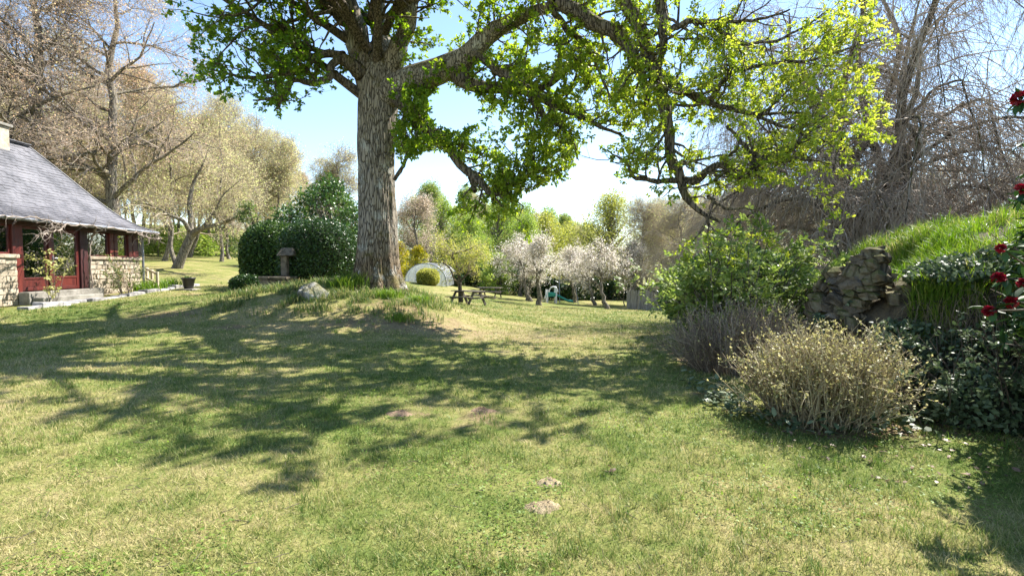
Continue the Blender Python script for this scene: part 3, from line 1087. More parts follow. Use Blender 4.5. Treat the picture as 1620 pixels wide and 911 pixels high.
length = np.linalg.norm(np.diff(LP, axis=1), axis=-1).sum(1)

def shades(p, soft=.93):
    """True where a point of the crown throws its shade on the part of the lawn that the photograph shows in shade."""
    tz = p[:, 2] / sv.z
    lx, ly = p[:, 0] - sv.x * tz, p[:, 1] - sv.y * tz
    for _ in range(2):
        tz = (p[:, 2] - hgt(lx, ly)) / sv.z
        lx, ly = p[:, 0] - sv.x * tz, p[:, 1] - sv.y * tz
    lz = hgt(lx, ly)
    ly2 = np.maximum(ly, 1.0)
    lu = 810 + F * lx / ly2
    lv = 455.5 - F * ((lz - CZ) / ly2 + math.tan(PITCH)) * .998
    wv = 34 * (fbm(lx * 1.6 + 3, ly * 1.6, 3) - .5) * 2
    edge = np.interp(lu, [-400, 0, 120, 230, 400, 520, 620, 720, 900, 1090, 1110], [600, 650, 690, 715, 785, 775, 740, 700, 690, 675, 400])
    k = lv + wv < edge
    for cx, cy, rx, ry in ((640, 505, 190, 26), (170, 605, 165, 30), (60, 690, 120, 26), (400, 545, 150, 20), (560, 580, 60, 12), (860, 530, 140, 16), (480, 620, 70, 14), (250, 540, 60, 12), (700, 610, 70, 14), (330, 690, 60, 16), (800, 640, 60, 12), (130, 530, 60, 10), (560, 700, 60, 14)):
        k &= ~((((lu - cx) / rx) ** 2 + ((lv + wv * .5 - cy) / ry) ** 2 < 1) & (g.uniform(size=len(k)) < soft))
    gaps = fbm(lx * 1.15 + 31, ly * 1.5 + 7, 3)
    k &= (gaps < .60) | (g.uniform(size=len(k)) > soft)
    return k & (ly > 1)


# limbs of the crown above and behind the picture; they carry the shade on the lawn
top = []
for k, (dx, dy, z0, L) in enumerate([(-1, -.2, 9, 7), (-.8, .6, 10, 7), (-.9, -.7, 10.5, 6.5), (-.2, .9, 9, 7), (.6, .7, 11.5, 5), (.9, -.1, 12, 5.5), (.2, -.9, 10, 6.5),
                                     (-.5, -.8, 9, 6.5), (-.2, .2, 12, 5), (-1, .2, 11, 6), (.6, -.7, 10.5, 6.5), (-.7, -.2, 7.6, 7.5), (.3, -1, 8.6, 6.2)]):
    d = nrm(np.array([dx, dy, .25]))
    p0 = np.array([tb[0] + dx * .3, tb[1] + dy * .3, z0 - 1.2])
    top.append(catmull([[*p0, .15], [*(p0 + d * L * .3 + [0, 0, .7]), .11], [*(p0 + d * L * .65 + [0, 0, 1.2]), .08], [*(p0 + d * L + [0, 0, 1.0]), .03]], KL))
for p0, p1, p2 in (((-3.6, 14.6, 8.2), (-1.6, 11, 9.4), (.6, 7.6, 9.2)), ((1.2, 11.4, 9.0), (2.6, 9.3, 9.6), (4.3, 7.4, 9.3)), ((-3.9, 14.4, 8.5), (-3.0, 11.2, 9.4), (-1.4, 9.0, 9.4)), ((-4.2, 14.5, 8.0), (-5.4, 12.2, 8.8), (-5.4, 10.4, 9.0)),
                    ((.4, 11.9, 9.2), (.2, 9.5, 9.9), (-.2, 7.0, 9.7)), ((-3.4, 14.2, 8.4), (.2, 11.6, 9.6), (3.6, 9.2, 9.4)), ((1.4, 11.4, 9.2), (3.6, 10.6, 9.7), (6.6, 9.0, 9.4))):
    p0, p1, p2 = map(np.array, (p0, p1, p2))
    top.append(catmull([[*p0, .13], [*((p0 + p1) / 2 + [.2, 0, .25]), .11], [*p1, .085], [*((p1 + p2) / 2 + [-.2, .1, .1]), .055], [*p2, .02]], KL))
top = np.array(top)
cut = []
for c in top:                                    # limbs end where the lawn beyond lies in sun
    ok = shades(c[:, :3], 0)
    bad = np.where(~ok[4:])[0]
    m = KL if len(bad) == 0 else 4 + int(bad[0])
    if m >= 9:
        q = np.stack([np.interp(np.linspace(0, m - 1, KL), np.arange(KL), c[:, j]) for j in range(4)], -1)
        q[:, 3] *= np.linspace(1, .35, KL)
        cut.append(q)
top = np.array(cut)
TP, TR = top[..., :3], top[..., 3]
for k in range(len(TP)):
    organic('limb', tubes(TP[k:k + 1], TR[k:k + 1], 8), M_LIMB, oak)
TA, TRA, _ = grow(TP, TR, 20, .2, 1, .8, (1.2, 2.8), 7, .2, (0, 0, -.02), .5, .2, g=g, flat=.4)


def skyhole(p):
    """Keeps clear the open sky that shows between the limbs (tested in 3-D against the sight lines of the photograph's gaps)."""
    u = 810 + F * p[:, 0] / p[:, 1]
    v = 455.5 - F * ((p[:, 2] - CZ) / p[:, 1] - math.tan(-PITCH)) * .998
    k = np.zeros(len(p), bool)
    for cx, cy, rx, ry in ((720, 178, 38, 30), (690, 285, 42, 45), (880, 322, 60, 28), (525, 200, 50, 45), (640, 300, 12, 30), (1070, 232, 14, 10), (1130, 225, 26, 24),
                           (430, 215, 60, 22), (590, 250, 32, 190), (330, 230, 80, 60), (1010, 350, 130, 30), (1200, 330, 90, 30), (1230, 20, 60, 22), (1400, 250, 60, 22), (1120, 265, 22, 10), (935, 285, 24, 60), (1440, 150, 40, 120), (970, 100, 14, 18), (865, 95, 16, 10)):
        k |= ((u - cx) / rx) ** 2 + ((v - cy) / ry) ** 2 < 1
    return k


skip = {'left_b': .75, 'left_c': .6, 'left_d': .5, 'left_e': .6, 'stem_l2': .45, 'left_a': .7, 'stem_m': 0, 'stem_l': .25, 'stem_r': .3, 'stub': 0, 'left': .5, 'big_right': .75, 'low_right': 2.1, 'thin_b': 1.4, 'right_low': 1.3, 'side_thin': 1.5, 'feed_a': .5, 'feed_b': .5, 'feed_c': .5, 'a': .7, 'b': .9}
cnt = np.array([max(0, int(length[k] * 6.4 * skip.get(nme, 1.0))) for k, nme in enumerate(names)])
BA, RA, _ = grow(LPw, LR, cnt, .12, 1, .95, (.5, 1.45), 7, .24, (0, 0, .03), .5, .25, .035, g=g, rmin=.008)
keep = ~skyhole(BA[:, -1])
BA, RA = BA[keep], RA[keep]
BB, RB, _ = grow(BA, RA, 8, .2, 1, .8, (.22, .62), 4, .28, (0, 0, .03), .6, .3, .012, g=g, rmin=.004)
keep = ~skyhole(BB[:, -1])
BB, RB = BB[keep], RB[keep]
organic('branch', tubes(BA, RA, 5), M_LIMB, oak, kind='stuff')
organic('twig', tubes(BB, RB, 3), M_TWIG, oak, kind='stuff')


def rosettes(Cb, m, per, size, g, t0=.35):
    """Leaf tufts at and near the ends of twigs."""
    M, K, _ = Cb.shape
    idx = np.repeat(np.arange(M), m)
    t = np.concatenate([np.ones(M)[:, None], g.uniform(t0, 1, (M, m - 1))], 1).ravel() * (K - 1.001)
    i = t.astype(int)
    a = (t - i)[:, None]
    c = Cb[idx, i] * (1 - a) + Cb[idx, i + 1] * a
    tang = nrm(Cb[idx, i + 1] - Cb[idx, i])
    n = len(c)
    cc = np.repeat(c, per, 0) + g.normal(size=(n * per, 3)) * .025
    d = nrm(np.repeat(tang, per, 0) * .5 + sph(n * per, g) * 1.0 + np.array([0, 0, -.1]))
    s = size * g.uniform(.55, 1.25, n * per)
    r = np.repeat(g.uniform(0, 1, n), per) * .6 + g.uniform(0, .4, n * per)
    return cc, d, s, r


cc, d, s, r = rosettes(BB, 3, 9, .096, g)
s = s * np.clip(cc[:, 1] / 12.5, .72, 1.05)
k = ~skyhole(cc)
cc, d, s, r = cc[k], d[k], s[k], r[k]
age_light = np.clip((cc[:, 0] + 1.5) / 7.5, -.35, 1)             # young leaves yellower on the right; sunlight there and shade at left coloured in too
r = np.clip(.52 + (r - .5) * .6 + .30 * age_light, 0, 1)
nr_ = cc[:, 1] < 10.4
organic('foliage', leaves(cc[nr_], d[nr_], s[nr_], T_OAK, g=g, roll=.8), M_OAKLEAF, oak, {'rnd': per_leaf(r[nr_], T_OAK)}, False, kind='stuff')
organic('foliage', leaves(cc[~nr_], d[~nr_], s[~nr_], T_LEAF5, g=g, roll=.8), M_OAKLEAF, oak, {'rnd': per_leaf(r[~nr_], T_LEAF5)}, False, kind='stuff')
TB, TRB, _ = grow(TA, TRA, 9, .2, 1, .8, (.4, .9), 4, .25, (0, 0, .02), .5, .3, .01, g=g)
cc, d, s, r = rosettes(TB, 2, 5, .21, g)
# the upper crown stays out of the framed picture
u = F * cc[:, 0] / cc[:, 1] + 810
v = 455.5 - F * ((cc[:, 2] - CZ) / cc[:, 1] - math.tan(-PITCH))
k = v < -6
k &= shades(cc)
organic('upper_foliage', leaves(cc[k], d[k], s[k], T_LEAF, g=g, roll=.8), M_OAKLEAF, oak, {'rnd': per_leaf(r[k] * .5 + .1, T_LEAF)}, False, kind='stuff')
k2 = TB[:, -1]
vv = 455.5 - F * ((k2[:, 2] - CZ) / k2[:, 1] - math.tan(-PITCH))
kb = (vv < -10) & shades(k2, 1)
TB, TRB = TB[kb], TRB[kb]
ka = shades(TA[:, -1], 0) & shades(TA[:, 3], 0)
organic('upper_branch', tubes(TA[ka], TRA[ka], 5), M_LIMB, oak, kind='stuff')
organic('upper_twig', tubes(TB, TRB, 3), M_TWIG, oak, kind='stuff')

# ------------------------------------------------------------------ trees beyond: prototypes
def tree_parts(root, trunk, limb, twigs, foliage, bark, twigmat, leafmat, tpl):
    """Parts of a tree in its own coordinates."""
    link('trunk', mesh_np('trunk', *trunk, None, bark), root)
    link('limbs', mesh_np('limbs', *limb, None, bark), root)
    if twigs is not None:
        tag(link('twigs', mesh_np('twigs', *twigs, None, twigmat), root), kind='stuff')
    if foliage is not None:
        V, Fa, rn = foliage
        tag(link('foliage', mesh_np('foliage', V, Fa, {'rnd': rn}, leafmat, False), root), kind='stuff')


def bare_tree(root, seed, H=17, tr_r=.2, n1=16, n2=9, n3=9, n4=5, spread=.34, up=.06, droop=0, bark=None, twig=None, leaf=None, bud=.11, lowest=.25, leanx=0, nbud=1, fork=False, ang1=.9, twig_r=.006, tpl=T_DIA, l4=(.4, 1.0)):
    g = np.random.default_rng(seed)
    K = 14
    z = np.linspace(0, 1, K)
    c = np.stack([leanx * z * H + np.cumsum(g.normal(size=K) * .10) * (z > 0), np.cumsum(g.normal(size=K) * .10) * (z > 0), -.15 + z * H], -1)
    Pt = c[None]
    Rt = (tr_r * (1 - z) ** .8 + .012 + tr_r * .5 * np.exp(-z * H / .4))[None]
    A, RA, _ = grow(Pt, Rt, n1, lowest, .96, ang1, lambda t, i, g: H * spread * (1.12 - t) * g.uniform(.5, 1.45, len(t)), 9, .15, (0, 0, up), .55, .2, tr_r * .45, g=g, rmin=.012)
    B, RB, _ = grow(A, RA, n2, .15, 1, .75, lambda t, i, g: H * spread * .42 * (1.25 - t) * g.uniform(.7, 1.2, len(t)), 6, .16, (0, 0, up * .6 - droop * .4), .55, .25, g=g, rmin=.01)
    C, RC, _ = grow(B, RB, n3, .1, 1, .75, (H * .035, H * .09), 4, .2, (0, 0, up * .3 - droop), .55, .3, g=g, rmin=twig_r * 1.3)
    D, RD, _ = grow(C, RC, n4, .1, 1, .7, l4, 2, .15, (0, 0, -droop), .6, .5, g=g, rmin=twig_r)
    lim = cat([tubes(A, RA, 6), tubes(B, RB, 4)])
    tw = cat([tubes(C, RC, 3), tubes(D, RD, 3)])
    fol = None
    if leaf is not None:
        cc = np.repeat(np.concatenate([D[:, -1], D[:, 0] * .45 + D[:, 1] * .55]), nbud, 0)
        cc = cc + g.normal(size=cc.shape) * bud * .6
        n = len(cc)
        fol = (*leaves(cc, sph(n, g), bud * g.uniform(.5, 1.3, n), tpl, g=g, roll=1.5), per_leaf(g.uniform(size=n), tpl))
    tree_parts(root, tubes(Pt, Rt, 10), lim, tw, fol, bark or M_GREYBARK, twig or M_BARETWIG, leaf, tpl)


def leafy_tree(root, seed, H=11, W=5, tr_r=.18, n=7000, size=.24, leaf=None, bark=None, clumps=60, base=.22, shape=1.0, tpl=T_DIA, twig=None, flat=.8):
    """Crown of leaf clumps carried on real limbs."""
    g = np.random.default_rng(seed)
    K = 10
    z = np.linspace(0, 1, K)
    c = np.stack([np.cumsum(g.normal(size=K) * .08) * (z > 0), np.cumsum(g.normal(size=K) * .08) * (z > 0), -.15 + z * H * .93], -1)
    Pt, Rt = c[None], (tr_r * (1 - z) ** .8 + .015 + tr_r * .4 * np.exp(-z * H / .4))[None]
    nc = clumps
    tt = g.uniform(base, 1, nc)
    prof_ = np.sin(np.clip((tt - base) / (1 - base), 0, 1) ** (.62 * shape) * math.pi * .93 + .2) * .5 * W
    an = g.uniform(0, 2 * math.pi, nc)
    rr_ = np.sqrt(g.uniform(.12, 1, nc)) * prof_
    end = np.stack([np.cos(an) * rr_, np.sin(an) * rr_, tt * H], -1)
    st = np.stack([np.interp(tt * .72, z, c[:, i]) for i in range(3)], -1)
    s = np.linspace(0, 1, 6)[None, :, None]
    A = st[:, None] * (1 - s) + end[:, None] * s + np.array([0, 0, 1.]) * (s * (1 - s)) * .12 * H * -.2 + g.normal(size=(nc, 6, 3)) * .05 * s
    RA = np.linspace(.35 * tr_r, .012, 6)[None] * g.uniform(.5, 1, (nc, 1))
    B, RB, _ = grow(A, RA, 6, .3, 1, .8, (W * .08, W * .22), 4, .2, (0, 0, .03), .6, .3, g=g, rmin=.006)
    rad_ = W * .115 * g.uniform(.6, 1.5, nc)
    per = np.maximum(1, (n * rad_ ** 2 / (rad_ ** 2).sum()).astype(int))
    idx_ = np.repeat(np.arange(nc), per)
    m = len(idx_)
    dirs = sph(m, g)
    cc = end[idx_] + dirs * (rad_[idx_] * g.uniform(.3, 1.15, m) ** .6)[:, None] * np.array([1, 1, flat])
    ld = nrm(dirs * .6 + sph(m, g) + np.array([0, 0, -.2]))
    rv = np.clip(g.uniform(0, 1, nc)[idx_] * .5 + g.uniform(0, .5, m), 0, 1)
    fol = (*leaves(cc, ld, size * g.uniform(.6, 1.3, m), tpl, up=dirs * .5 + np.array([0, 0, .5]), g=g, roll=.6), per_leaf(rv, tpl))
    tree_parts(root, tubes(Pt, Rt, 10), tubes(A, RA, 5), tubes(B, RB, 3), fol, bark or M_GREYBARK, twig or M_BARETWIG, leaf, tpl)


def at(px, Y, dz=0):
    q = GX(px, Y)
    return (q[0], q[1], q[2] + dz)


# --- left: two large beeches behind the cottage
b1 = thing('beech_tree', 'tall bare beech with dense pinkish twigs rising directly behind the cottage chimney', 'tree', at(72, 29))
bare_tree(b1, 101, H=19, tr_r=.42, n1=30, n2=10, n3=7, n4=4, spread=.40, up=.03, droop=.02, leaf=M_PINKBUD, twig=M_BEECHTWIG, bud=.10, lowest=.22, ang1=1.15, nbud=1)
b2 = thing('beech_tree', 'bare beech with thick grey trunk and long level boughs right of the cottage roof', 'tree', at(176, 31))
bare_tree(b2, 102, H=19, tr_r=.36, n1=28, n2=10, n3=7, n4=4, spread=.44, up=.02, droop=.03, leaf=M_PINKBUD, twig=M_BEECHTWIG, bud=.10, lowest=.16, ang1=1.25, nbud=1)
dup(b1, at(-75, 27), 2.1, .95, 'bare pinkish beech at the far left edge behind the cottage roof')

# --- left woodland prototypes and copies
W1 = thing('woodland_tree', 'slender bare tree with opening buds in the woodland on the left slope', 'tree', at(215, 48), 0, 'bare trees of the left woodland')
bare_tree(W1, 201, H=17, tr_r=.17, n1=20, n2=8, n3=7, n4=4, spread=.27, up=.10, leaf=M_BUD, bud=.13, lowest=.25, nbud=1)
W2 = thing('woodland_tree', 'slender bare tree with opening buds in the woodland on the left slope', 'tree', at(262, 52), 0, 'bare trees of the left woodland')
bare_tree(W2, 202, H=16, tr_r=.15, n1=22, n2=8, n3=7, n4=4, spread=.30, up=.08, leaf=M_BUD, bud=.13, lowest=.18, nbud=1)
W3 = thing('woodland_tree', 'slender bare tree with opening buds in the woodland on the left slope', 'tree', at(330, 60), 0, 'bare trees of the left woodland')
bare_tree(W3, 203, H=15, tr_r=.14, n1=20, n2=8, n3=6, n4=4, spread=.33, up=.12, leaf=M_PINKBUD, bud=.13, lowest=.2, nbud=2)
W4 = thing('woodland_tree', 'leaning bare tree with fresh yellow buds in the woodland on the left slope', 'tree', at(300, 45), 0, 'budding trees of the left woodland')
bare_tree(W4, 204, H=12, tr_r=.14, n1=16, n2=8, n3=7, n4=5, spread=.42, up=.02, leaf=M_BUD, bud=.15, lowest=.2, leanx=.12, ang1=1.1, nbud=1)
g = np.random.default_rng(55)
LW = 'slender bare tree with opening buds in the woodland on the left slope'
protos = [W1, W2, W3, W2, W1]
spots = [(-60, 50), (-20, 42), (25, 46), (95, 44), (118, 56), (150, 50), (185, 62), (240, 60), (285, 66), (310, 72), (345, 70), (370, 62), (395, 70), (420, 64), (438, 74), (460, 70), (250, 75), (205, 78),
         (160, 80), (120, 82), (60, 70), (10, 66), (-40, 72), (275, 85), (330, 88), (380, 86), (425, 90), (480, 84), (505, 78), (535, 82), (-110, 46), (-130, 60), (225, 42), (140, 39), (360, 52), (405, 56)]
for i, (px, Y) in enumerate(spots):
    hs = 1.0
    if px > 330:
        hs = (.98 if px < 470 else .80)
    place = ('behind the cottage roof' if px < 190 else 'above the leaning tree and flowerpot' if px < 320 else 'left of the clipped bushes' if px < 440 else 'behind the broad evergreen')
    dup(protos[i % 5], at(px, Y), g.uniform(0, 6.3), g.uniform(.88, 1.12) * hs, 'slender bare woodland tree with opening buds ' + place, 'bare woodland trees ' + place)
LW4 = 'leaning bare tree with fresh yellow buds in the woodland on the left slope'
for px, Y in ((195, 40), (425, 56), (340, 78), (120, 48), (55, 40), (470, 58), (260, 38), (372, 66)):
    dup(W4, at(px, Y), g.uniform(0, 6.3), g.uniform(.75, 1.05), LW4, 'budding trees of the left woodland')

# leaning mossy fruit tree beside the cottage rail
lt = GX(279, 32)
lean = thing('leaning_tree', 'mossy forked tree leaning to the right beyond the flowerpot', 'tree', lt)
g = np.random.default_rng(61)
ctl = [[(279, 428, 32, .33), (286, 410, 32, .27), (297, 385, 32, .25), (305, 370, 32, .22), (318, 362, 31.6, .17), (345, 355, 31, .13), (370, 345, 30.5, .08), (400, 330, 30, .03)],
       [(300, 380, 32, .2), (302, 350, 32.2, .17), (300, 320, 32.3, .14), (306, 290, 32.5, .10), (320, 262, 32.5, .06), (330, 235, 32.5, .02)],
       [(303, 372, 32, .15), (290, 350, 31.5, .12), (268, 340, 31, .09), (240, 325, 30.5, .06), (210, 318, 30, .02)],
       [(277, 415, 32.4, .14), (270, 390, 32.6, .12), (272, 360, 32.8, .1), (262, 330, 33, .06), (255, 300, 33, .02)],
       [(318, 362, 31.6, .1), (340, 335, 31.2, .08), (352, 310, 31, .05), (380, 285, 31, .02)]]
LL = np.array([catmull(tr(c), 20) for c in ctl])
organic('trunk', tubes(LL[:1, :, :3], LL[:1, :, 3], 12), M_GREYBARK, lean)
organic('limbs', tubes(LL[1:, :, :3], LL[1:, :, 3], 8), M_GREYBARK, lean)
B, RB, _ = grow(LL[..., :3], LL[..., 3], 12, .35, 1, .9, (.8, 2.4), 6, .2, (0, 0, .02), .5, .25, .04, g=g, rmin=.012)
C, RC, _ = grow(B, RB, 8, .1, 1, .8, (.4, 1.1), 3, .2, (0, 0, 0), .5, .3, g=g, rmin=.008)
D, RD, _ = grow(C, RC, 6, .1, 1, .8, (.2, .5), 3, .2, (0, 0, 0), .5, .5, g=g, rmin=.006)
V, Fa = cat([tubes(B, RB, 4), tubes(C, RC, 3), tubes(D, RD, 3)])
organic('twigs', (V, Fa), M_BARETWIG, lean, kind='stuff')
n = len(D) * 2
cc = np.repeat(D[:, -1], 2, 0) + g.normal(size=(n, 3)) * .06
organic('buds', leaves(cc, sph(n, g), .1, T_DIA, g=g), M_BUD, lean, {'rnd': per_leaf(g.uniform(size=n), T_DIA)}, False, kind='stuff')

for i, (px, Y, nm) in enumerate(((351, 42, 'thin straight trunk tree left of the dark clipped bushes'), (363, 47, 'slim tree beside the straight one on the sunny slope'))):
    dup(W2, at(px, Y), i * 2 + .5, .8, nm + ', twiggy')
und = thing('understorey_shrub', 'low pale green shrub growing under the woodland trees', 'shrub', at(250, 44), 0, 'low shrubs under the woodland')
leafy_tree(und, 71, H=2.2, W=4.2, tr_r=.05, n=2600, size=.2, leaf=M_SPRING, clumps=34, base=.05)
for px, Y in ((235, 50), (300, 58), (330, 66), (385, 62), (410, 70), (210, 44), (440, 62), (280, 75), (360, 80), (120, 42), (170, 46), (265, 60), (400, 82), (200, 60), (320, 50), (455, 52)):
    dup(und, at(px, Y), px * .37, (1.3, 1.3, .8 + (px % 5) * .14), 'low pale green shrub growing under the woodland trees', 'low shrubs under the woodland')

# --- grey-green thin shrub left of the clipped bushes and the evergreen behind them
t_ = thing('olive_tree', 'slim grey green small tree just left of the clipped bushes', 'tree', at(395, 24))
leafy_tree(t_, 81, H=4.0, W=2.2, tr_r=.06, n=2600, size=.10, leaf=M_WEED, clumps=40, base=.3, tpl=T_DIA)
t_ = thing('laurel_tree', 'broad glossy evergreen rising behind the two clipped bushes', 'tree', at(520, 24))
leafy_tree(t_, 82, H=5.2, W=4.9, shape=1.5, tr_r=.12, n=14000, size=.15, leaf=M_CAMELLIA, clumps=95, base=.12, tpl=T_LEAF)
t_ = thing('blossom_tree', 'pale pink blossoming tree showing right of the oak trunk', 'tree', at(662, 45))
bare_tree(t_, 83, H=7.4, tr_r=.16, n1=16, n2=8, n3=7, n4=4, spread=.46, up=.05, leaf=M_PALEBLOSSOM, bud=.10, lowest=.2, nbud=1)
t_ = thing('blossom_tree', 'tall pale budding tree showing left of the oak trunk above the evergreen', 'tree', at(545, 42))
bare_tree(t_, 84, H=9.5, tr_r=.16, n1=16, n2=8, n3=7, n4=4, spread=.40, up=.05, leaf=M_BUD, bud=.11, lowest=.2, nbud=1)

# --- centre: spring trees behind the orchard
S1 = thing('spring_tree', 'bright green spring tree left of the sky gap behind the orchard', 'tree', at(792, 62))
leafy_tree(S1, 301, H=10.5, W=7.6, n=17000, shape=1.25, size=.19, leaf=M_SPRING, clumps=110, base=.12)
S2 = thing('spring_tree', 'tall greyish willow with fine pale leaves behind the orchard', 'tree', at(742, 70))
bare_tree(S2, 302, H=12, tr_r=.18, n1=16, n2=8, n3=6, n4=4, spread=.26, up=.12, leaf=M_SPRING, bud=.16, lowest=.2, nbud=2)
S3 = thing('spring_tree', 'golden green spring tree in the middle of the far row', 'tree', at(862, 66))
leafy_tree(S3, 303, H=9.6, W=8.6, shape=1.3, n=18000, size=.2, leaf=M_GOLDSPRING, clumps=120, base=.12)
S4 = thing('round_tree', 'large round headed tree with yellow green top right of the sky gap', 'tree', at(966, 56))
leafy_tree(S4, 304, H=10.9, W=10.6, tr_r=.3, n=24000, size=.18, leaf=M_GOLDSPRING, clumps=170, base=.18, shape=1.35)
dup(S1, at(700, 72), 1, .98, 'green spring tree behind the pale pink blossom tree')
dup(S1, at(832, 58), 2.2, .80, 'lower bright green tree in front of the golden spring tree')
dup(S3, at(812, 80), 3, 1.12, 'golden green tree at the back between two greener trees')
dup(S3, at(905, 74), 4, .96, 'golden tree low in the sky gap left of the round tree')
dup(S2, at(680, 66), 2, .95, 'thin pale leaved tree just right of the oak trunk top')
dup(S2, at(893, 84), 4, .9, 'thin pale leaved tree low against the sky gap')
dup(S2, at(765, 78), 4.4, .9, 'pale leaved tree behind the bright green spring tree')
dup(S1, at(745, 54), 5, .70, 'bushy green tree above the picnic tables')
for px, Y, pr, sc, lb in ((1062, 68, S3, 1.05, 'golden green tree over the fence beyond the bare grey ones'), (1120, 72, S1, 1.1, 'green tree far behind the elder bush, left of two'), (1185, 70, S3, 1.05, 'golden tree far behind the elder bush, right of two'),
                          (725, 84, S3, 1.1, 'golden tree at the back right of the oak trunk'), (660, 82, S1, 1.0, 'green tree at the back close to the oak trunk'), (868, 90, S1, 1.15, 'green tree farthest back in the sky gap'), (930, 88, S3, 1.05, 'pale golden tree farthest back beside the round tree'),
                          (775, 92, S3, 1.25, 'golden green tree farthest back above the picnic tables'), (830, 96, S1, 1.25, 'tall green tree farthest back in the middle of the row')):
    dup(pr, at(px, Y), px * .21, sc, lb)
for px, Y, pr, sc, lb in ((690, 74, W1, .72, 'bare tan tree in the far row just right of the oak trunk'), (758, 66, W2, .66, 'bare tan tree in the far row above the dark curved tree'), (846, 76, W2, .62, 'bare tan tree between the green ones below the sky gap'), (915, 66, W1, .52, 'small bare tan tree left of the round headed tree'), (1040, 72, W1, .8, 'bare tan tree right of the round headed tree'), (1095, 56, W2, .7, 'bare tan tree above the fence end'), (1160, 60, W1, .75, 'bare tan tree high behind the elder bush')):
    dup(pr, at(px, Y), px * .31, sc, lb)
BR = thing('bare_tree', 'bare grey twiggy tree standing behind the blossom at right', 'tree', at(1010, 44))
bare_tree(BR, 311, H=8.6, tr_r=.16, n1=20, n2=9, n3=8, n4=4, spread=.46, up=.03, leaf=M_BUD, bud=.08, lowest=.15, twig=M_BARETWIG)
for px, Y, sc, lb in ((1075, 40, .95, 'bare grey twiggy tree above the wooden fence'), (1130, 36, .85, 'bare grey tree behind the green elder bush'), (1180, 42, 1.1, 'taller bare grey tree behind the elder bush'),
                      (1250, 36, .9, 'bare tree between the elder and the weeping beech'), (1050, 60, 1.2, 'far bare tree right of the round headed tree'), (1320, 46, 1.1, 'far bare tree seen through the weeping beech'),
                      (1480, 44, 1.2, 'far bare tree seen low behind the grassy bank'), (1600, 40, 1.2, 'far bare tree at the right edge behind the bank'), (1700, 34, 1.2, 'far bare tree outside the right edge'), (1120, 62, 1.3, 'tall far bare tree over the fence end'), (1210, 64, 1.3, 'tall far bare tree left of the weeping beech')):
    dup(BR, at(px, Y), px * .13, sc, lb)
gb = thing('spring_shrub', 'light green leafy shrub behind the far picnic table', 'shrub', at(787, 46))
leafy_tree(gb, 320, H=3.4, W=3.8, tr_r=.06, n=8000, size=.15, leaf=M_SPRING, clumps=55, base=.05)
dup(gb, at(1060, 46), 1, 1.0, 'light green shrub behind the end of the wooden fence')
fs = thing('yellow_shrub', 'bright yellow flowering shrub behind the white tunnel', 'shrub', at(662, 44))
leafy_tree(fs, 321, H=2.9, W=2.4, tr_r=.05, n=4500, size=.14, leaf=M_YELLOW, clumps=40, base=.1)
dup(fs, at(632, 47), 1, 1.1, 'yellow green shrub left of the white tunnel behind the trunk')
# dark hedge line
hd = thing('dark_hedge', 'long dark evergreen hedge closing the orchard at the back', 'hedge', at(860, 52))
g = np.random.default_rng(322)
n = 30000
px_ = g.uniform(690, 1075, n)
Yh = 50 + 4 * np.sin(px_ * .02) + g.uniform(0, 1.6, n) + np.where(px_ > 960, -(px_ - 960) * .06, 0)
xh = (px_ - 810) / F * Yh
zt = 1.9 + .35 * np.sin(px_ * .11) + .25 * np.sin(px_ * .047 + 1)
zz = g.uniform(0, 1, n) ** .8 * zt
cc = np.stack([xh, Yh, hgt(xh, Yh) + zz], -1)
organic('foliage', leaves(cc, sph(n, g), .22 * g.uniform(.6, 1.3, n), T_DIA, g=g), M_DARKLEAF, hd, {'rnd': per_leaf(g.uniform(size=n), T_DIA)}, False, kind='stuff')
ks = np.linspace(692, 1072, 60)
Yk = 50.8 + 4 * np.sin(ks * .02) + np.where(ks > 960, -(ks - 960) * .06, 0)
xk = (ks - 810) / F * Yk
St = np.stack([np.stack([xk, Yk, hgt(xk, Yk) - .1], -1), np.stack([xk + .1, Yk, hgt(xk, Yk) + .9], -1), np.stack([xk, Yk + .1, hgt(xk, Yk) + 1.6], -1)], 1)
organic('stems', tubes(St, np.full((60, 3), .05), 5), M_GREYBARK, hd, kind='stuff')

# --- orchard of blossoming apple trees
A1 = thing('apple_tree', 'blossoming apple tree with forked trunk, foremost at the left of the orchard', 'tree', G(853, 483))
bare_tree(A1, 401, H=4.6, tr_r=.17, n1=13, n2=8, n3=6, n4=4, spread=.74, up=.03, leaf=M_BLOSSOM, bud=.088, lowest=.34, leanx=.06, ang1=1.1, nbud=1, l4=(.18, .5), twig_r=.004)
A2 = thing('apple_tree', 'white blossoming apple tree with straight trunk, third trunk left of the fence', 'tree', G(962, 489))
bare_tree(A2, 402, H=4.3, tr_r=.14, n1=13, n2=8, n3=6, n4=4, spread=.74, up=.02, leaf=M_BLOSSOM, bud=.088, lowest=.36, ang1=1.15, nbud=1, l4=(.18, .5), twig_r=.004)
for k, (bx, by, pr, sc, lb) in enumerate([(840, 477, A2, 1.08, 'blossoming apple tree just behind the forked foremost one'), (822, 469, A1, 1.0, 'blossoming apple tree farthest left at the back of the orchard'),
                                          (898, 475, A2, 1.0, 'apple tree in blossom right beside the toy slide'), (909, 478, A1, .98, 'crooked apple tree in blossom second right of the toy slide'),
                                          (942, 483, A2, .92, 'thin pale trunked apple tree in the middle of the orchard'), (999, 486, A1, 1.08, 'pinkish blossoming apple tree nearest the wooden fence'),
                                          (833, 475, A2, .62, 'small young blossom tree between the left orchard trunks'), (1030, 484, A2, 1.0, 'blossoming apple tree in front of the wooden fence')]):
    dup(pr, G(bx, by), k * 1.7 + .4, sc, lb)
sap = thing('sapling', 'slender pale sapling tied to a stake in the orchard', 'tree', G(985, 484))
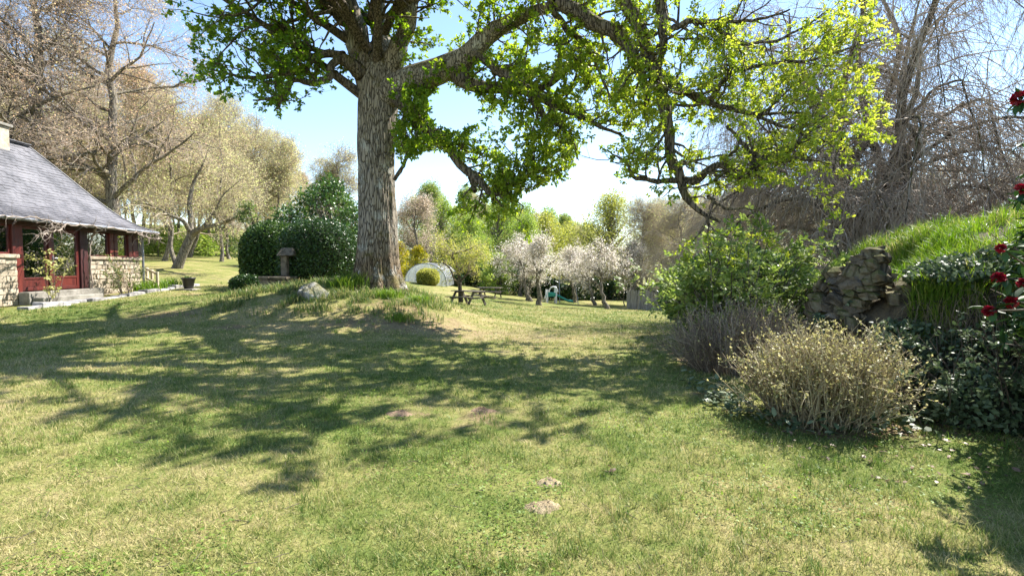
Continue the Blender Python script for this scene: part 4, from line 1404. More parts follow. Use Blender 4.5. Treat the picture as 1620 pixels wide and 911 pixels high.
bare_tree(sap, 405, H=2.4, tr_r=.03, n1=9, n2=6, n3=5, n4=3, spread=.4, up=.1, leaf=M_SPRING, bud=.07, lowest=.4, l4=(.1, .3), twig_r=.004)
# dark curved tree by the picnic table
pt = P(729, 474, 27)
ptz = h1(pt[0], pt[1])
ct = thing('young_tree', 'slender dark curved tree with pale leaves behind the near picnic table', 'tree', (pt[0], pt[1], ptz))
ctl = [[(729, 478, 27, .14), (728, 462, 27, .11), (727, 445, 27, .095), (725, 430, 27, .085), (719, 412, 27, .07), (716, 402, 27, .055), (722, 392, 27, .03)],
       [(727, 447, 27, .06), (735, 438, 26.8, .055), (741, 430, 26.7, .05), (742, 425, 26.7, .035), (738, 415, 26.6, .02)],
       [(727, 452, 27, .06), (718, 440, 27.2, .05), (712, 425, 27.3, .04), (700, 415, 27.4, .02)],
       [(719, 412, 27, .05), (710, 400, 27.2, .035), (704, 390, 27.4, .015)], [(725, 430, 27, .05), (745, 412, 27.4, .035), (765, 400, 27.6, .015)], [(716, 402, 27, .04), (738, 396, 26.6, .03), (760, 385, 26.4, .012)]]
LL = np.array([catmull(tr(c), 16) for c in ctl])
g = np.random.default_rng(410)
organic('trunk', tubes(LL[:1, :, :3], LL[:1, :, 3], 10), M_LIMB, ct)
organic('limbs', tubes(LL[1:, :, :3], LL[1:, :, 3], 7), M_LIMB, ct)
B, RB, _ = grow(LL[..., :3], LL[..., 3], 13, .3, 1, .9, (.4, 1.2), 6, .2, (0, 0, .02), .5, .25, .02, g=g, rmin=.007)
C, RC, _ = grow(B, RB, 9, .1, 1, .8, (.2, .6), 4, .2, (0, 0, 0), .5, .3, g=g, rmin=.005)
organic('twigs', cat([tubes(B, RB, 4), tubes(C, RC, 3)]), M_BARETWIG, ct, kind='stuff')
n = len(C) * 8
cc = np.repeat(np.concatenate([C[:, -1], C[:, 2]]), 4, 0) + g.normal(size=(n, 3)) * .07
organic('foliage', leaves(cc, sph(n, g), .085 * g.uniform(.6, 1.2, n), T_DIA, g=g), M_GOLDSPRING, ct, {'rnd': per_leaf(np.clip(g.uniform(size=n) + .1, 0, 1), T_DIA)}, False, kind='stuff')

# ------------------------------------------------------------------ clipped bushes
def clipped(name, label, base, rx, ry, H, n, leaf, size, seed, sq=2.6, catn='bush'):
    """Clipped evergreen: leaves over a shell of twigs."""
    g = np.random.default_rng(seed)
    t = thing(name, label, catn, base)
    d = sph(n, g)
    k = (np.abs(d) ** sq).sum(1, keepdims=True) ** (-1 / sq)
    lump = 1 + .07 * (fbm(np.arctan2(d[:, 1], d[:, 0]) * 2.2 + 8, d[:, 2] * 3 + 5, 3) - .5)[:, None] * 2
    dep = g.uniform(0, 1, n)[:, None] ** 2
    sc = np.array([rx, ry, H / 2])
    p = d * k * sc * lump * (1.0 - .14 * dep) + np.array([0, 0, H / 2 - .03])
    nv = nrm(d / sc)
    rv = np.clip(.25 + g.uniform(0, .75, n) * (1 - .2 * dep[:, 0]), 0, 1)
    ld = nrm(nv * .7 + sph(n, g) * .9)
    V, Fa = leaves(p, ld, size * g.uniform(.6, 1.4, n), T_DIA, up=nv, g=g, roll=.7)
    tag(link('foliage', mesh_np('foliage', V, Fa, {'rnd': per_leaf(rv, T_DIA)}, leaf, False), t), kind='stuff')
    # inner twig mass
    m = 260
    e = sph(m, g)
    e = e * (np.abs(e) ** sq).sum(1, keepdims=True) ** (-1 / sq) * sc * .88 + np.array([0, 0, H / 2])
    s = np.linspace(0, 1, 4)[None, :, None]
    A = np.array([0, 0, -.08]) * (1 - s) + e[:, None] * s + g.normal(size=(m, 4, 3)) * .03
    V, Fa = tubes(A, np.linspace(.03, .01, 4)[None].repeat(m, 0), 4)
    tag(link('branches', mesh_np('branches', V, Fa, None, M_TWIG), t), kind='stuff')
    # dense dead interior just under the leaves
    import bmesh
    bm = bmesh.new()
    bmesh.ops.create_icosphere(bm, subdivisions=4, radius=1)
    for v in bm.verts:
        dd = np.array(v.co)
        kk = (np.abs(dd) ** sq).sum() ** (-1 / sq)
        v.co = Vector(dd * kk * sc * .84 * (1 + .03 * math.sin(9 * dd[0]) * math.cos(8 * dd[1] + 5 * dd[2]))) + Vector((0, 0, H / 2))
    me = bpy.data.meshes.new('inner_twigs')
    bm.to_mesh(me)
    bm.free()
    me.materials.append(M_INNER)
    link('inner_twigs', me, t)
    return t


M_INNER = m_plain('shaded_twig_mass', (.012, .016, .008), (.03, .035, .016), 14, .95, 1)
cb = GX(505, 18.2)
clipped('clipped_bush', 'large dark clipped bush with flattened round top beside the oak trunk', (cb[0], cb[1], h1(cb[0], cb[1]) - .1), 1.34, 1.2, 2.72, 28000, M_DARKLEAF, .07, 501, 2.4)
cb = GX(434, 20.3)
clipped('clipped_bush', 'dark clipped round bush behind the stone well, left of the largest one', (cb[0], cb[1], h1(cb[0], cb[1]) - .1), 1.15, 1.15, 3.0, 22000, M_MIDLEAF, .085, 502, 2.6)
cb = GX(390, 18.4)
clipped('clipped_bush', 'small low dark clipped bush left of the stone well', (cb[0], cb[1], h1(cb[0], cb[1]) - .05), .53, .5, .80, 8000, M_DARKLEAF, .06, 503)
cb = G(677, 451)
clipped('clipped_bush', 'yellow green clipped ball bush in front of the white tunnel', (cb[0], cb[1], cb[2] - .05), .85, .8, 1.35, 9000, M_YELLOWBUSH if False else M_GOLDSPRING, .09, 504)
cb = G(768, 453)
clipped('clipped_bush', 'narrow yellow clipped column bush behind the picnic tables', (cb[0], cb[1], cb[2] - .05), .42, .42, 1.55, 5000, M_YELLOW, .09, 505)
cb = G(713, 452)
clipped('clipped_bush', 'dark clipped bush at the right end of the white tunnel', (cb[0], cb[1] + .6, cb[2] - .05), 1.1, .8, 1.3, 9000, M_DARKLEAF, .1, 506)

# ------------------------------------------------------------------ stone well
wq = GX(440, 16.75)
well = thing('stone_well', 'small round stone well with pillar and sloped cap before the clipped bushes', 'well', (wq[0], wq[1], wq[2] - .02))
g = np.random.default_rng(510)
RW = .55
nst = 13
for row in range(2):
    off = g.uniform(0, .3)
    for k in range(nst):
        a0 = (k + row * .5) / nst * 2 * math.pi + off
        a1 = a0 + 2 * math.pi / nst * .93
        z0 = -.1 + row * .24
        z1 = z0 + .23
        V = []
        for zq in (z0, z1):
            for a, rr_ in ((a0, RW - .14), (a1, RW - .14), (a1, RW + g.uniform(-.01, .03)), (a0, RW + g.uniform(-.01, .03))):
                V.append((rr_ * math.cos(a), rr_ * math.sin(a), zq + g.normal() * .008))
        part('stone', (np.array(V), np.array([(0, 3, 2, 1), (4, 5, 6, 7), (3, 7, 6, 2), (0, 1, 5, 4), (1, 2, 6, 5), (0, 4, 7, 3)])[:, ::-1]), M_ROUGHSTONE, well, False, .02)
for k in range(8):
    a0, a1 = k / 8 * 2 * math.pi, (k + .96) / 8 * 2 * math.pi
    V = []
    for zq in (.385, .47):
        for a, rr_ in ((a0, RW - .2), (a1, RW - .2), (a1, RW + .08), (a0, RW + .08)):
            V.append((rr_ * math.cos(a), rr_ * math.sin(a), zq))
    part('rim_slab', (np.array(V), np.array([(0, 3, 2, 1), (4, 5, 6, 7), (3, 7, 6, 2), (0, 1, 5, 4), (1, 2, 6, 5), (0, 4, 7, 3)])[:, ::-1]), M_ROUGHSTONE, well, False, .015)
part('pillar', box(.04, .24, .10, .32, .472, 1.15), M_ROUGHSTONE, well, False, .02)
V = np.array([(-.06, .0, 1.153), (.5, .0, 1.153), (.5, .42, 1.153), (-.06, .42, 1.153), (.04, .19, 1.42), (.44, .19, 1.42), (.44, .23, 1.42), (.04, .23, 1.42)])
part('cap_stone', (V, _BF.copy()), M_ROUGHSTONE, well, False, .02)

# boulder on the mound
import bmesh


def boulder(name, label, base, size, seed, mat, catn='rock', subdiv=4):
    g = np.random.default_rng(seed)
    bm = bmesh.new()
    bmesh.ops.create_icosphere(bm, subdivisions=subdiv, radius=1)
    V = np.array([v.co for v in bm.verts])
    pl = sph(16, g)
    for p_ in pl:
        h_ = g.uniform(.62, .9)
        dpt = V @ p_ - h_
        V = V - np.maximum(dpt, 0)[:, None] * p_ * .92
    V = V * (1 + .10 * (fbm(V[:, 0] * 2 + 4, V[:, 1] * 2 + V[:, 2] * 3 + 4, 4) - .5)[:, None])
    V = V * np.array(size)
    for v, c in zip(bm.verts, V):
        v.co = c
    me = bpy.data.meshes.new(name)
    bm.to_mesh(me)
    bm.free()
    me.materials.append(mat)
    o = link(name, me, None, base)
    if label:
        tag(o, label, catn)
    return o


M_LICHROCK = m_bark('lichen_rock', (.09, .085, .075), (.30, .29, .27), (.13, .125, .05), (.55, .55, .53), 3)
bq = GX(497, 13.3)
boulder('boulder', 'grey lichened boulder lying on the grassy mound left of the oak', (bq[0], bq[1], bq[2] + .05), (.44, .36, .36), 520, M_LICHROCK)

# ------------------------------------------------------------------ flowerpot
def lathe(pr, n=28, cap=True):
    pr = np.array(pr, float)
    a = np.arange(n) / n * 2 * math.pi
    V = np.stack([pr[:, 0:1] * np.cos(a), pr[:, 0:1] * np.sin(a), np.repeat(pr[:, 1:2], n, 1)], -1).reshape(-1, 3)
    ii = np.arange(len(pr) * n).reshape(len(pr), n)
    return V, np.stack([ii[:-1], np.roll(ii[:-1], -1, 1), np.roll(ii[1:], -1, 1), ii[1:]], -1).reshape(-1, 4)


pq = GX(298, 21.5)
pot = thing('flowerpot', 'black round flowerpot standing on a pale slab by the path', 'pot', pq)
part('slab', box(-.34, .34, -.3, .3, -.05, .035), M_CONC, pot, False, .02)
part('pot', lathe([(0, .037), (.17, .037), (.175, .05), (.245, .43), (.265, .44), (.28, .50), (.26, .505), (.235, .45), (.0, .445)]), M_BLACKPOT, pot, True)
part('soil', lathe([(0, .452), (.15, .455), (.233, .447)]), M_DARKSOIL, pot, True)
g = np.random.default_rng(530)
n = 90
b = np.stack([g.normal(size=n) * .09, g.normal(size=n) * .09, np.full(n, .45)], -1)
V, Fa = blades2(b, g.uniform(.06, .2, n), np.full(n, .025), np.full(n, .8), g)
part('seedling', (V, Fa), M_WEED, pot, False, 0, {'rnd': g.uniform(0, .6, n).repeat(5)})

# wooden rail beside the porch
a_, b_ = np.array(at(233, 23.2)), np.array(at(249, 20.8))
rl = thing('wooden_rail', 'short pale wooden hand rail at the end of the porch', 'railing', tuple((a_ + b_) / 2))
c0 = (a_ + b_) / 2
for q_ in (a_, b_, (a_ + b_) / 2):
    part('post', bar(q_ - c0 + np.array([0, 0, -.2]), q_ - c0 + np.array([0, 0, .78]), .085, .085), M_PALEWOOD, rl, False, .008)
for z_ in (.72, .3):
    part('rail', bar(a_ - c0 + np.array([0, -.07, z_]), b_ - c0 + np.array([0, -.07, z_]), .05, .085), M_PALEWOOD, rl, False, .006)

# kerb of rough stones before the porch
g = np.random.default_rng(540)
kb = HW(0, -1.0, 0)
kerb = thing('stone_edging', 'row of flat pale stones edging the lawn in front of the porch', 'edging', (kb[0], kb[1], h1(kb[0], kb[1])))
s_ = -3.6
while s_ < 5.5:
    L_ = g.uniform(.35, .8)
    q_ = HW(s_ + L_ / 2, -1.05 - g.uniform(0, .12) - (.35 if s_ < -2.0 else 0), 0)
    q_[2] = h1(q_[0], q_[1])
    V, Fa = box(-L_ / 2 + .01, L_ / 2 - .01, -.17, .17, -.1, g.uniform(.05, .13))
    V = V + g.normal(size=V.shape) * .02
    o = part('stone', (V, Fa), M_GRANITE, kerb, False, .025)
    o.location = Vector(q_) - kerb.location
    o.rotation_euler = (0, 0, math.atan2(_HD[1], _HD[0]) + g.normal() * .06)
    s_ += L_


def bushlet(name, label, catn, base, n_st, H, spread, n_leaf, size, leaf, stem, seed, bias=(0, 0, 0), tpl=T_LEAF, foot=.12, r=.008):
    """Plant with upright stems and leaves along them."""
    g = np.random.default_rng(seed)
    t = thing(name, label, catn, base)
    a = g.uniform(0, 2 * math.pi, n_st)
    ft = np.sqrt(g.uniform(size=n_st)) * foot
    b = np.stack([np.cos(a) * ft, np.sin(a) * ft, np.full(n_st, -.05)], -1)
    K = 7
    hh_ = H * g.uniform(.6, 1.05, n_st)
    S = np.zeros((n_st, K, 3))
    S[:, 0] = b
    d = nrm(np.stack([np.cos(a) * spread * g.uniform(.2, 1, n_st), np.sin(a) * spread * g.uniform(.2, 1, n_st), np.ones(n_st)], -1) + np.array(bias))
    for k in range(1, K):
        d = nrm(d + g.normal(size=d.shape) * .10)
        S[:, k] = S[:, k - 1] + d * (hh_ / (K - 1))[:, None]
    RS = np.linspace(r, r * .4, K)[None].repeat(n_st, 0)
    B, RB, _ = grow(S, RS, 6, .2, 1, .8, (H * .10, H * .26), 4, .15, (0, 0, .03), .7, .4, g=g, rmin=.003)
    V, Fa = cat([tubes(S, RS, 5), tubes(B, RB, 3)])
    tag(link('stems', mesh_np('stems', V, Fa, {'rnd': g.uniform(size=len(V))}, stem), t), kind='stuff')
    m = len(B)
    idx_ = g.integers(0, m, n_leaf)
    tt = g.uniform(.2, 1, n_leaf) * 2.999
    i = tt.astype(int)
    f = (tt - i)[:, None]
    cc = B[idx_, i] * (1 - f) + B[idx_, i + 1] * f
    tang = nrm(B[idx_, i + 1] - B[idx_, i])
    V, Fa = leaves(cc, nrm(tang * .4 + sph(n_leaf, g) + np.array([0, 0, -.1])), size * g.uniform(.6, 1.25, n_leaf), tpl, g=g, roll=.6)
    tag(link('foliage', mesh_np('foliage', V, Fa, {'rnd': per_leaf(g.uniform(size=n_leaf), tpl)}, leaf, False), t), kind='stuff')
    return t


def HG(s, inw):
    q_ = HW(s, inw, 0)
    return (q_[0], q_[1], h1(q_[0], q_[1]))


bushlet('climbing_rose', 'leafy climbing rose growing beside the left of the glazed door', 'shrub', HG(-1.75, -.85), 7, 1.9, .35, 420, .09, M_PALELEAF, M_TWIG, 551)
bushlet('garden_shrub', 'airy green shrub against the stone wall right of the door', 'shrub', HG(1.7, -.75), 16, 1.75, .5, 1500, .06, M_WEED, M_TWIG, 552)
bushlet('rose_bush', 'small reddish stemmed rose against the wall under the last porch window', 'shrub', HG(2.25, -.6), 8, 1.5, .4, 260, .06, M_PINKBUD, M_TWIG, 553)
g = np.random.default_rng(555)
q_ = HG(3.3, -.85)
ir = thing('iris_clump', 'clump of bright green sword leaves at the foot of the porch wall', 'plant', q_)
n = 420
s_ = g.uniform(2.3, 5.0, n)
i_ = -.85 + g.normal(size=n) * .16
b = np.stack([_HA[0] + _HD[0] * s_ - _HN[0] * i_, _HA[1] + _HD[1] * s_ - _HN[1] * i_, np.zeros(n)], -1)
b[:, 2] = hgt(b[:, 0], b[:, 1]) - .02
organic('leaves', blades2(b, g.uniform(.3, .6, n), np.full(n, .035), np.full(n, .35), g), M_GRASS, ir, {'rnd': g.uniform(0, .6, n).repeat(5)}, False, kind='stuff')

# ------------------------------------------------------------------ white tunnel greenhouse
ga, gb_ = G(640, 452), G(702, 452)
GY = 41.0
gx0 = (640 - 810) / F * GY
gx1 = (706 - 810) / F * GY
gz = min(h1(gx0, GY), h1(gx1, GY))
gw = (gx1 - gx0)
tun = thing('polytunnel', 'white arched tunnel greenhouse with dark hoops beyond the oak', 'greenhouse', ((gx0 + gx1) / 2, GY, gz))
ny = 9
na = 22
an = np.linspace(0, math.pi, na)
HT = P(680, 417, GY)[2] - gz


def hoop(y, k=1.0):
    return np.stack([-np.cos(an) * gw / 2 * k, np.full(na, y), np.sin(an) ** .75 * HT * k], -1)


ys = np.linspace(0, 8, ny)
V = np.concatenate([hoop(y_) for y_ in ys])
ii = np.arange(ny * na).reshape(ny, na)
Fq = np.stack([ii[:-1, :-1], ii[:-1, 1:], ii[1:, 1:], ii[1:, :-1]], -1).reshape(-1, 4)
part('sheeting', (V, Fq), M_FILM, tun, True)
for y_ in ys:
    V, Fa = tubes(hoop(y_, 1.01)[None], np.full((1, na), .035), 6)
    part('hoop', (V, Fa), M_ZINC, tun, True)
hp = hoop(-.01)
V = np.concatenate([hp, hp * [1, 1, 0]])
Fq = np.array([(i, i + 1, na + i + 1, na + i) for i in range(na - 1)])
part('end_sheeting', (V, Fq), M_FILM, tun, False)
for x_ in np.linspace(-gw / 2 * .8, gw / 2 * .8, 6):
    zt_ = (1 - (x_ / (gw / 2)) ** 2) ** .375 * HT
    part('end_bar', bar((x_, -.05, -.1), (x_, -.05, zt_), .06, .05), M_WHITE, tun)
for k in (3, 7, 11, 15, 19):
    V, Fa = tubes((np.stack([hoop(y_, 1.02)[k] for y_ in (0, 4, 8)]))[None], np.full((1, 3), .03), 6)
    part('purlin', (V, Fa), M_ZINC, tun, True)

# ------------------------------------------------------------------ picnic tables
def picnic(q, rz, label):
    t = thing('picnic_table', label, 'picnic table', q, rz, 'picnic tables on the orchard lawn')
    for k in range(5):
        y0 = -.36 + k * .148
        part('top_board', box(-.9, .9, y0, y0 + .135, .71, .75), M_WEATHERED, t, False, .006)
    for s in (-1, 1):
        for k in range(2):
            y0 = s * .69 + (k - 1) * .135
            part('seat_board', box(-.9, .9, y0 + .004, y0 + .13, .42, .46), M_WEATHERED, t, False, .006)
    for x_ in (-.62, .62):
        for s in (-1, 1):
            part('leg', bar((x_ + s * .021, s * .72, -.04), (x_ + s * .021, s * .22, .70), .05, .14), M_WEATHERED, t, False, .006)
        part('cross_bearer', bar((x_ + .065, -.78, .375), (x_ + .065, .78, .375), .04, .09), M_WEATHERED, t, False, .006)
        part('top_bearer', bar((x_ + .066, -.34, .672), (x_ + .066, .34, .672), .04, .07), M_WEATHERED, t, False, .006)
    return t


q_ = G(740, 482)
pic = picnic(q_, -.62, 'dark weathered picnic table on the lawn, the nearer one')
q2 = G(775, 471)
dup(pic, q2, -.3, 1, 'dark weathered picnic table farther back, behind the nearer one', 'picnic tables on the orchard lawn')

# ------------------------------------------------------------------ toy slide
q_ = GX(877, 41)
sd = thing('play_slide', 'small white and teal toy slide among the orchard trees', 'slide', q_, .1)
for x_ in (-.62, .1):
    for s in (-.35, .35):
        part('post', lathe([(.06, -.05), (.055, 1.0), (.02, 1.12)], 12), M_WHITE, sd, True).location = (x_, s, 0)
V, Fa = bar((-.62, -.36, .72), (.1, -.36, .72), .05, .26)
part('side_panel', (V, Fa), M_TEAL, sd, False, .02)
part('side_panel', bar((-.62, .36, .72), (.1, .36, .72), .05, .26), M_TEAL, sd, False, .02)
part('platform', box(-.66, .14, -.33, .33, .52, .585), M_TEAL, sd, False, .02)
arch = np.array([(.1 + .0, -.35 + .7 * (1 - math.cos(a)) / 2, .9 + .42 * math.sin(a)) for a in np.linspace(0, math.pi, 14)])
part('arch', tubes(arch[None], np.full((1, 14), .06), 8), M_WHITE, sd, True)
part('arch', tubes((arch * [1, 0, 1] + np.stack([arch[:, 1] * 0 - .36, arch[:, 1] * 0, arch[:, 1] * 0], -1) * 0 + np.stack([arch[:, 1] - .25, arch[:, 1] * 0 - .36, arch[:, 1] * 0], -1))[None], np.full((1, 14), .055), 8), M_WHITE, sd, True)
for i in range(4):
    part('rung', bar((-.70 - .05 * (4 - i), -.3, .12 + i * .13), (-.70 - .05 * (4 - i), .3, .12 + i * .13), .05, .04), M_WHITE, sd, False, .01)
sp = catmull([(.12, 0, .57), (.35, 0, .50), (.8, 0, .25), (1.15, 0, .10), (1.5, 0, .07)], 16)
prf = np.array([(-.26, .16), (-.24, .02), (0, 0), (.24, .02), (.26, .16), (.29, .16), (.27, -.02), (0, -.03), (-.27, -.02), (-.29, .16)])
V = np.array([[(c[0], p_[0], c[2] + p_[1]) for p_ in prf] for c in sp]).reshape(-1, 3)
ii = np.arange(16 * 10).reshape(16, 10)
part('slide_bed', (V, np.stack([ii[:-1], np.roll(ii[:-1], -1, 1), np.roll(ii[1:], -1, 1), ii[1:]], -1).reshape(-1, 4)), M_TEAL, sd, True)
sw = GX(897, 42.5)
swt = thing('swing_frame', 'thin metal climbing frame standing just behind the toy slide', 'play frame', sw, .2)
for x_, y_ in ((-.8, -.6), (-.8, .6), (.8, -.6), (.8, .6)):
    part('leg', bar((x_, y_, -.05), (x_ * .85, 0, 2.0), .05, .05), M_ZINC, swt)
part('crossbar', bar((-.75, 0, 2.0), (.75, 0, 2.0), .06, .06), M_ZINC, swt)

# ------------------------------------------------------------------ board fence
f0, f1 = np.array([8.3, 36.5]), np.array([12.6, 30.5])
fb = thing('board_fence', 'grey weathered vertical board fence at the right end of the orchard', 'fence', (*f0, h1(*f0)))
fd = f1 - f0
fl = np.hypot(*fd)
fd = fd / fl
g = np.random.default_rng(600)
nb = int(fl / .17)
bme = []
for k in range(4):
    V, Fa = box(-.075, .075, -.0125, .0125, -.1, 1.3 + k * .035)
    me = mesh_np('fence_board', V, Fa, None, M_GREYWOOD, False)
    bme.append(me)
for i in range(nb):
    p_ = f0 + fd * (i + .5) * .17
    o = link('board', bme[int(g.integers(0, 4))], fb, Vector((p_[0], p_[1], h1(*p_))) - fb.location)
    o.rotation_euler = (g.normal() * .01, g.normal() * .015, math.atan2(fd[1], fd[0]))
for i in range(5):
    p_ = f0 + fd * (i / 4 * fl) + np.array([fd[1], -fd[0]]) * -.08
    z_ = h1(*p_) - fb.location.z
    part('post', box(p_[0] - f0[0] - .05, p_[0] - f0[0] + .05, p_[1] - f0[1] - .05, p_[1] - f0[1] + .05, z_ - .2, z_ + 1.35), M_GREYWOOD, fb)
for z_ in (.3, 1.0):
    a_ = np.array([*(np.array([fd[1], -fd[0]]) * -.035), z_])
    b_ = np.array([*(fd * fl + np.array([fd[1], -fd[0]]) * -.035), z_ + h1(*f1) - fb.location.z])
    part('rail', bar(a_, b_, .04, .09), M_GREYWOOD, fb)

# ------------------------------------------------------------------ grassy bank on the right
NT_, NSb = 60, len(BK)
tang = nrm(np.gradient(BK, axis=0))
inn = np.stack([-tang[:, 1], tang[:, 0]], -1)
inn = np.where(((inn * np.array([1, .6])).sum(1) < 0)[:, None], -inn, inn)
slen = np.concatenate([[0], np.cumsum(np.hypot(*np.diff(BK, axis=0).T))])
BTOP = np.interp(slen, [0, .8, 1.8, 2.4, 2.9, 3.5, 4.2, 5, 7, 16], [.25, .7, 1.15, 1.45, 1.72, 1.92, 2.1, 2.25, 2.5, 2.7])
bd = np.array([0, .06, .15, .30, .5, 1.0, 1.7, 2.5, 3.4, 4.6, 6.2, 8.0])
bh = np.array([-.15, .12, .40, .58, .68, .79, .90, 1.0, 1.02, .95, .55, -.1])
tt = np.linspace(0, 8, NT_) ** 1.0
tt = np.concatenate([np.linspace(0, 1.2, 34), np.linspace(1.3, 8, NT_ - 34)])


def bank_pt(i, t, jit=None):
    """Surface of the bank: i along the foot (float index), t metres in."""
    k = np.clip(i, 0, NSb - 1.001)
    a = k.astype(int)
    f = k - a
    b = BK[a] * (1 - f)[:, None] + BK[a + 1] * f[:, None]
    n_ = nrm(inn[a] * (1 - f)[:, None] + inn[a + 1] * f[:, None])
    # behind the steep front the bank runs back into the garden (+Y) and to the right
    wgt = np.clip((t - .6) / 2.5, 0, 1)[:, None]
    dirn = nrm(n_ * (1 - wgt) + np.array([.45, .9]) * wgt)
    xy = b + n_ * np.minimum(t, .6)[:, None] + dirn * np.maximum(t - .6, 0)[:, None]
    tp = BTOP[a] * (1 - f) + BTOP[a + 1] * f
    hz = np.interp(t, bd, bh) * tp
    nz = (fbm(xy[:, 0] * 1.6 + 3, xy[:, 1] * 1.6, 4) - .5)
    z = hgt(xy[:, 0], xy[:, 1]) + hz + nz * .22 * np.clip(hz, 0, 1)
    wob_ = (fbm(slen[a] * 2.1 + 7, z * 2.3 + 3, 4) - .5) * .5 * np.clip(1.3 - t, 0, 1) * np.clip(t * 8, 0, 1)
    xy = xy + n_ * wob_[:, None]
    return np.concatenate([xy, z[:, None]], 1)


Ii, Tt = np.meshgrid(np.arange(NSb, dtype=float), tt, indexing='ij')
V = bank_pt(Ii.ravel(), Tt.ravel())
ii = np.arange(NSb * NT_).reshape(NSb, NT_)
Fq = np.stack([ii[:-1, :-1], ii[1:, :-1], ii[1:, 1:], ii[:-1, 1:]], -1).reshape(-1, 4)
o = link('bank', mesh_np('bank', V, Fq, None, M_DARKSOIL))
tag(o, kind='structure')
# long grass over its top and brow
g = np.random.default_rng(610)
n = 84000
si = np.interp(g.uniform(2.6, 13, n), slen, np.arange(NSb))
t_ = .10 + 5.4 * g.uniform(0, 1, n) ** 1.7
b = bank_pt(si, t_)
tuft = fbm(b[:, 0] * 3.4, b[:, 1] * 3.4 + 5, 4)
keep = g.uniform(size=n) < np.clip((tuft - .33) * 4, .04, 1)
keep &= ~((si < np.interp(3.6, slen, np.arange(NSb))) & (t_ < .8))
b, tuft, t_ = b[keep], tuft[keep], t_[keep]
n = len(b)
hh = g.uniform(.10, .30, n) * (.25 + 1.3 * tuft) * np.where(t_ < .9, 1.35, 1)
V, Fa = blades2(b - [0, 0, .01], hh, g.uniform(.007, .013, n), g.uniform(.1, 1.3, n), g, (-.05, -.12, 0))
rv = np.clip(g.uniform(0, .9, n) ** 1.2 + .6 * (fbm(b[:, 0] * 1.1, b[:, 1] * 1.1, 3) - .45), 0, 1)
o = link('bank_grass', mesh_np('bank_grass', V, Fa, {'rnd': rv.repeat(5)}, M_GRASS, False))
tag(o, 'long bright green grass growing over the top of the earth bank', 'grass', kind='stuff')
# dead grass and roots hanging down the front
n = 2500
si = np.interp(g.uniform(3.6, 13, n), slen, np.arange(NSb))
t_ = g.uniform(.06, .35, n)
b = bank_pt(si, t_)
nn_ = inn[np.clip(si.astype(int), 0, NSb - 1)]
K = 5
L_ = g.uniform(.15, .5, n)
S = np.zeros((n, K, 3))
S[:, 0] = b
d = nrm(np.stack([-nn_[:, 0], -nn_[:, 1], g.uniform(-.4, .5, n)], -1) + g.normal(size=(n, 3)) * .4)
for k in range(1, K):
    d = nrm(d + np.array([0, 0, -.55]) + g.normal(size=(n, 3)) * .08)
    S[:, k] = S[:, k - 1] + d * (L_ / (K - 1))[:, None]
V, Fa = tubes(S, np.linspace(.0035, .0015, K)[None].repeat(n, 0), 3)
o = link('hanging_grass', mesh_np('hanging_grass', V, Fa, {'rnd': np.repeat(g.uniform(0, .5, n), K * 3)}, M_DRYSTEM))
tag(o, 'dry dead grass hanging down the shaded front of the bank', 'grass', kind='stuff')

# ruined stone wall at the left end of the bank
rw0 = P(1345, 455, 6.9)
rwz = h1(4.6, 6.9)
rw = thing('ruined_wall', 'ruined rough stone wall end holding the grassy bank, mossy on top', 'stone wall', (4.6, 6.9, rwz))
g = np.random.default_rng(620)


def rough_stone(c, size, rz, mat=M_ROUGHSTONE):
    bm = bmesh.new()
    bmesh.ops.create_cube(bm, size=2)
    bmesh.ops.subdivide_edges(bm, edges=bm.edges[:], cuts=1, use_grid_fill=True)
    for v in bm.verts:
        c_ = np.array(v.co)
        l_ = np.linalg.norm(c_)
        c_ = c_ / l_ ** .45
        c_ = c_ * np.array(size) * (1 + g.normal(size=3) * .17)
        v.co = c_
    me = bpy.data.meshes.new('stone')
    bm.to_mesh(me)
    bm.free()
    me.materials.append(mat)
    o = link('stone', me, rw, Vector(c) - rw.location)
    o.rotation_euler = (g.normal() * .2, g.normal() * .2, rz)
    return o


M_MOSSROCK = m_bark('mossy_stone', (.045, .037, .026), (.16, .13, .09), (.09, .09, .02), (.24, .22, .17), 5)
for si_, zbot, ztop in ((2.25, 0, 1.25), (2.47, 0, 1.45), (2.7, .1, 1.6), (2.93, .75, 1.72), (3.15, 1.15, 1.78)):
    k = np.array([np.interp(si_, slen, np.arange(NSb))])
    b = bank_pt(k, np.array([.0]))[0]
    nn_ = inn[int(k[0])]
    tg = tang[int(k[0])]
    z_ = h1(b[0], b[1]) + .02 + zbot
    lay = int(zbot * 6)
    while z_ < rwz + ztop:
        hs_ = g.uniform(.04, .085)
        off = nn_ * (.05 + .05 * lay / 2 + g.normal() * .04) + tg * g.normal() * .04
        mt = M_MOSSROCK if g.uniform() < .6 else M_ROUGHSTONE
        rough_stone((b[0] + off[0], b[1] + off[1], z_ + hs_), (g.uniform(.10, .2), g.uniform(.10, .17), hs_ * 1.12), math.atan2(tg[1], tg[0]) + g.normal() * .45, mt)
        z_ += hs_ * 1.85
        lay += 1
for k_ in range(16):
    si_ = g.uniform(2.5, 3.5)
    k = np.array([np.interp(si_, slen, np.arange(NSb))])
    b = bank_pt(k, np.array([g.uniform(.35, .9)]))[0]
    rough_stone((b[0], b[1], b[2] + .03), (g.uniform(.09, .2), g.uniform(.09, .16), g.uniform(.05, .10)), g.uniform(0, 3), M_MOSSROCK)

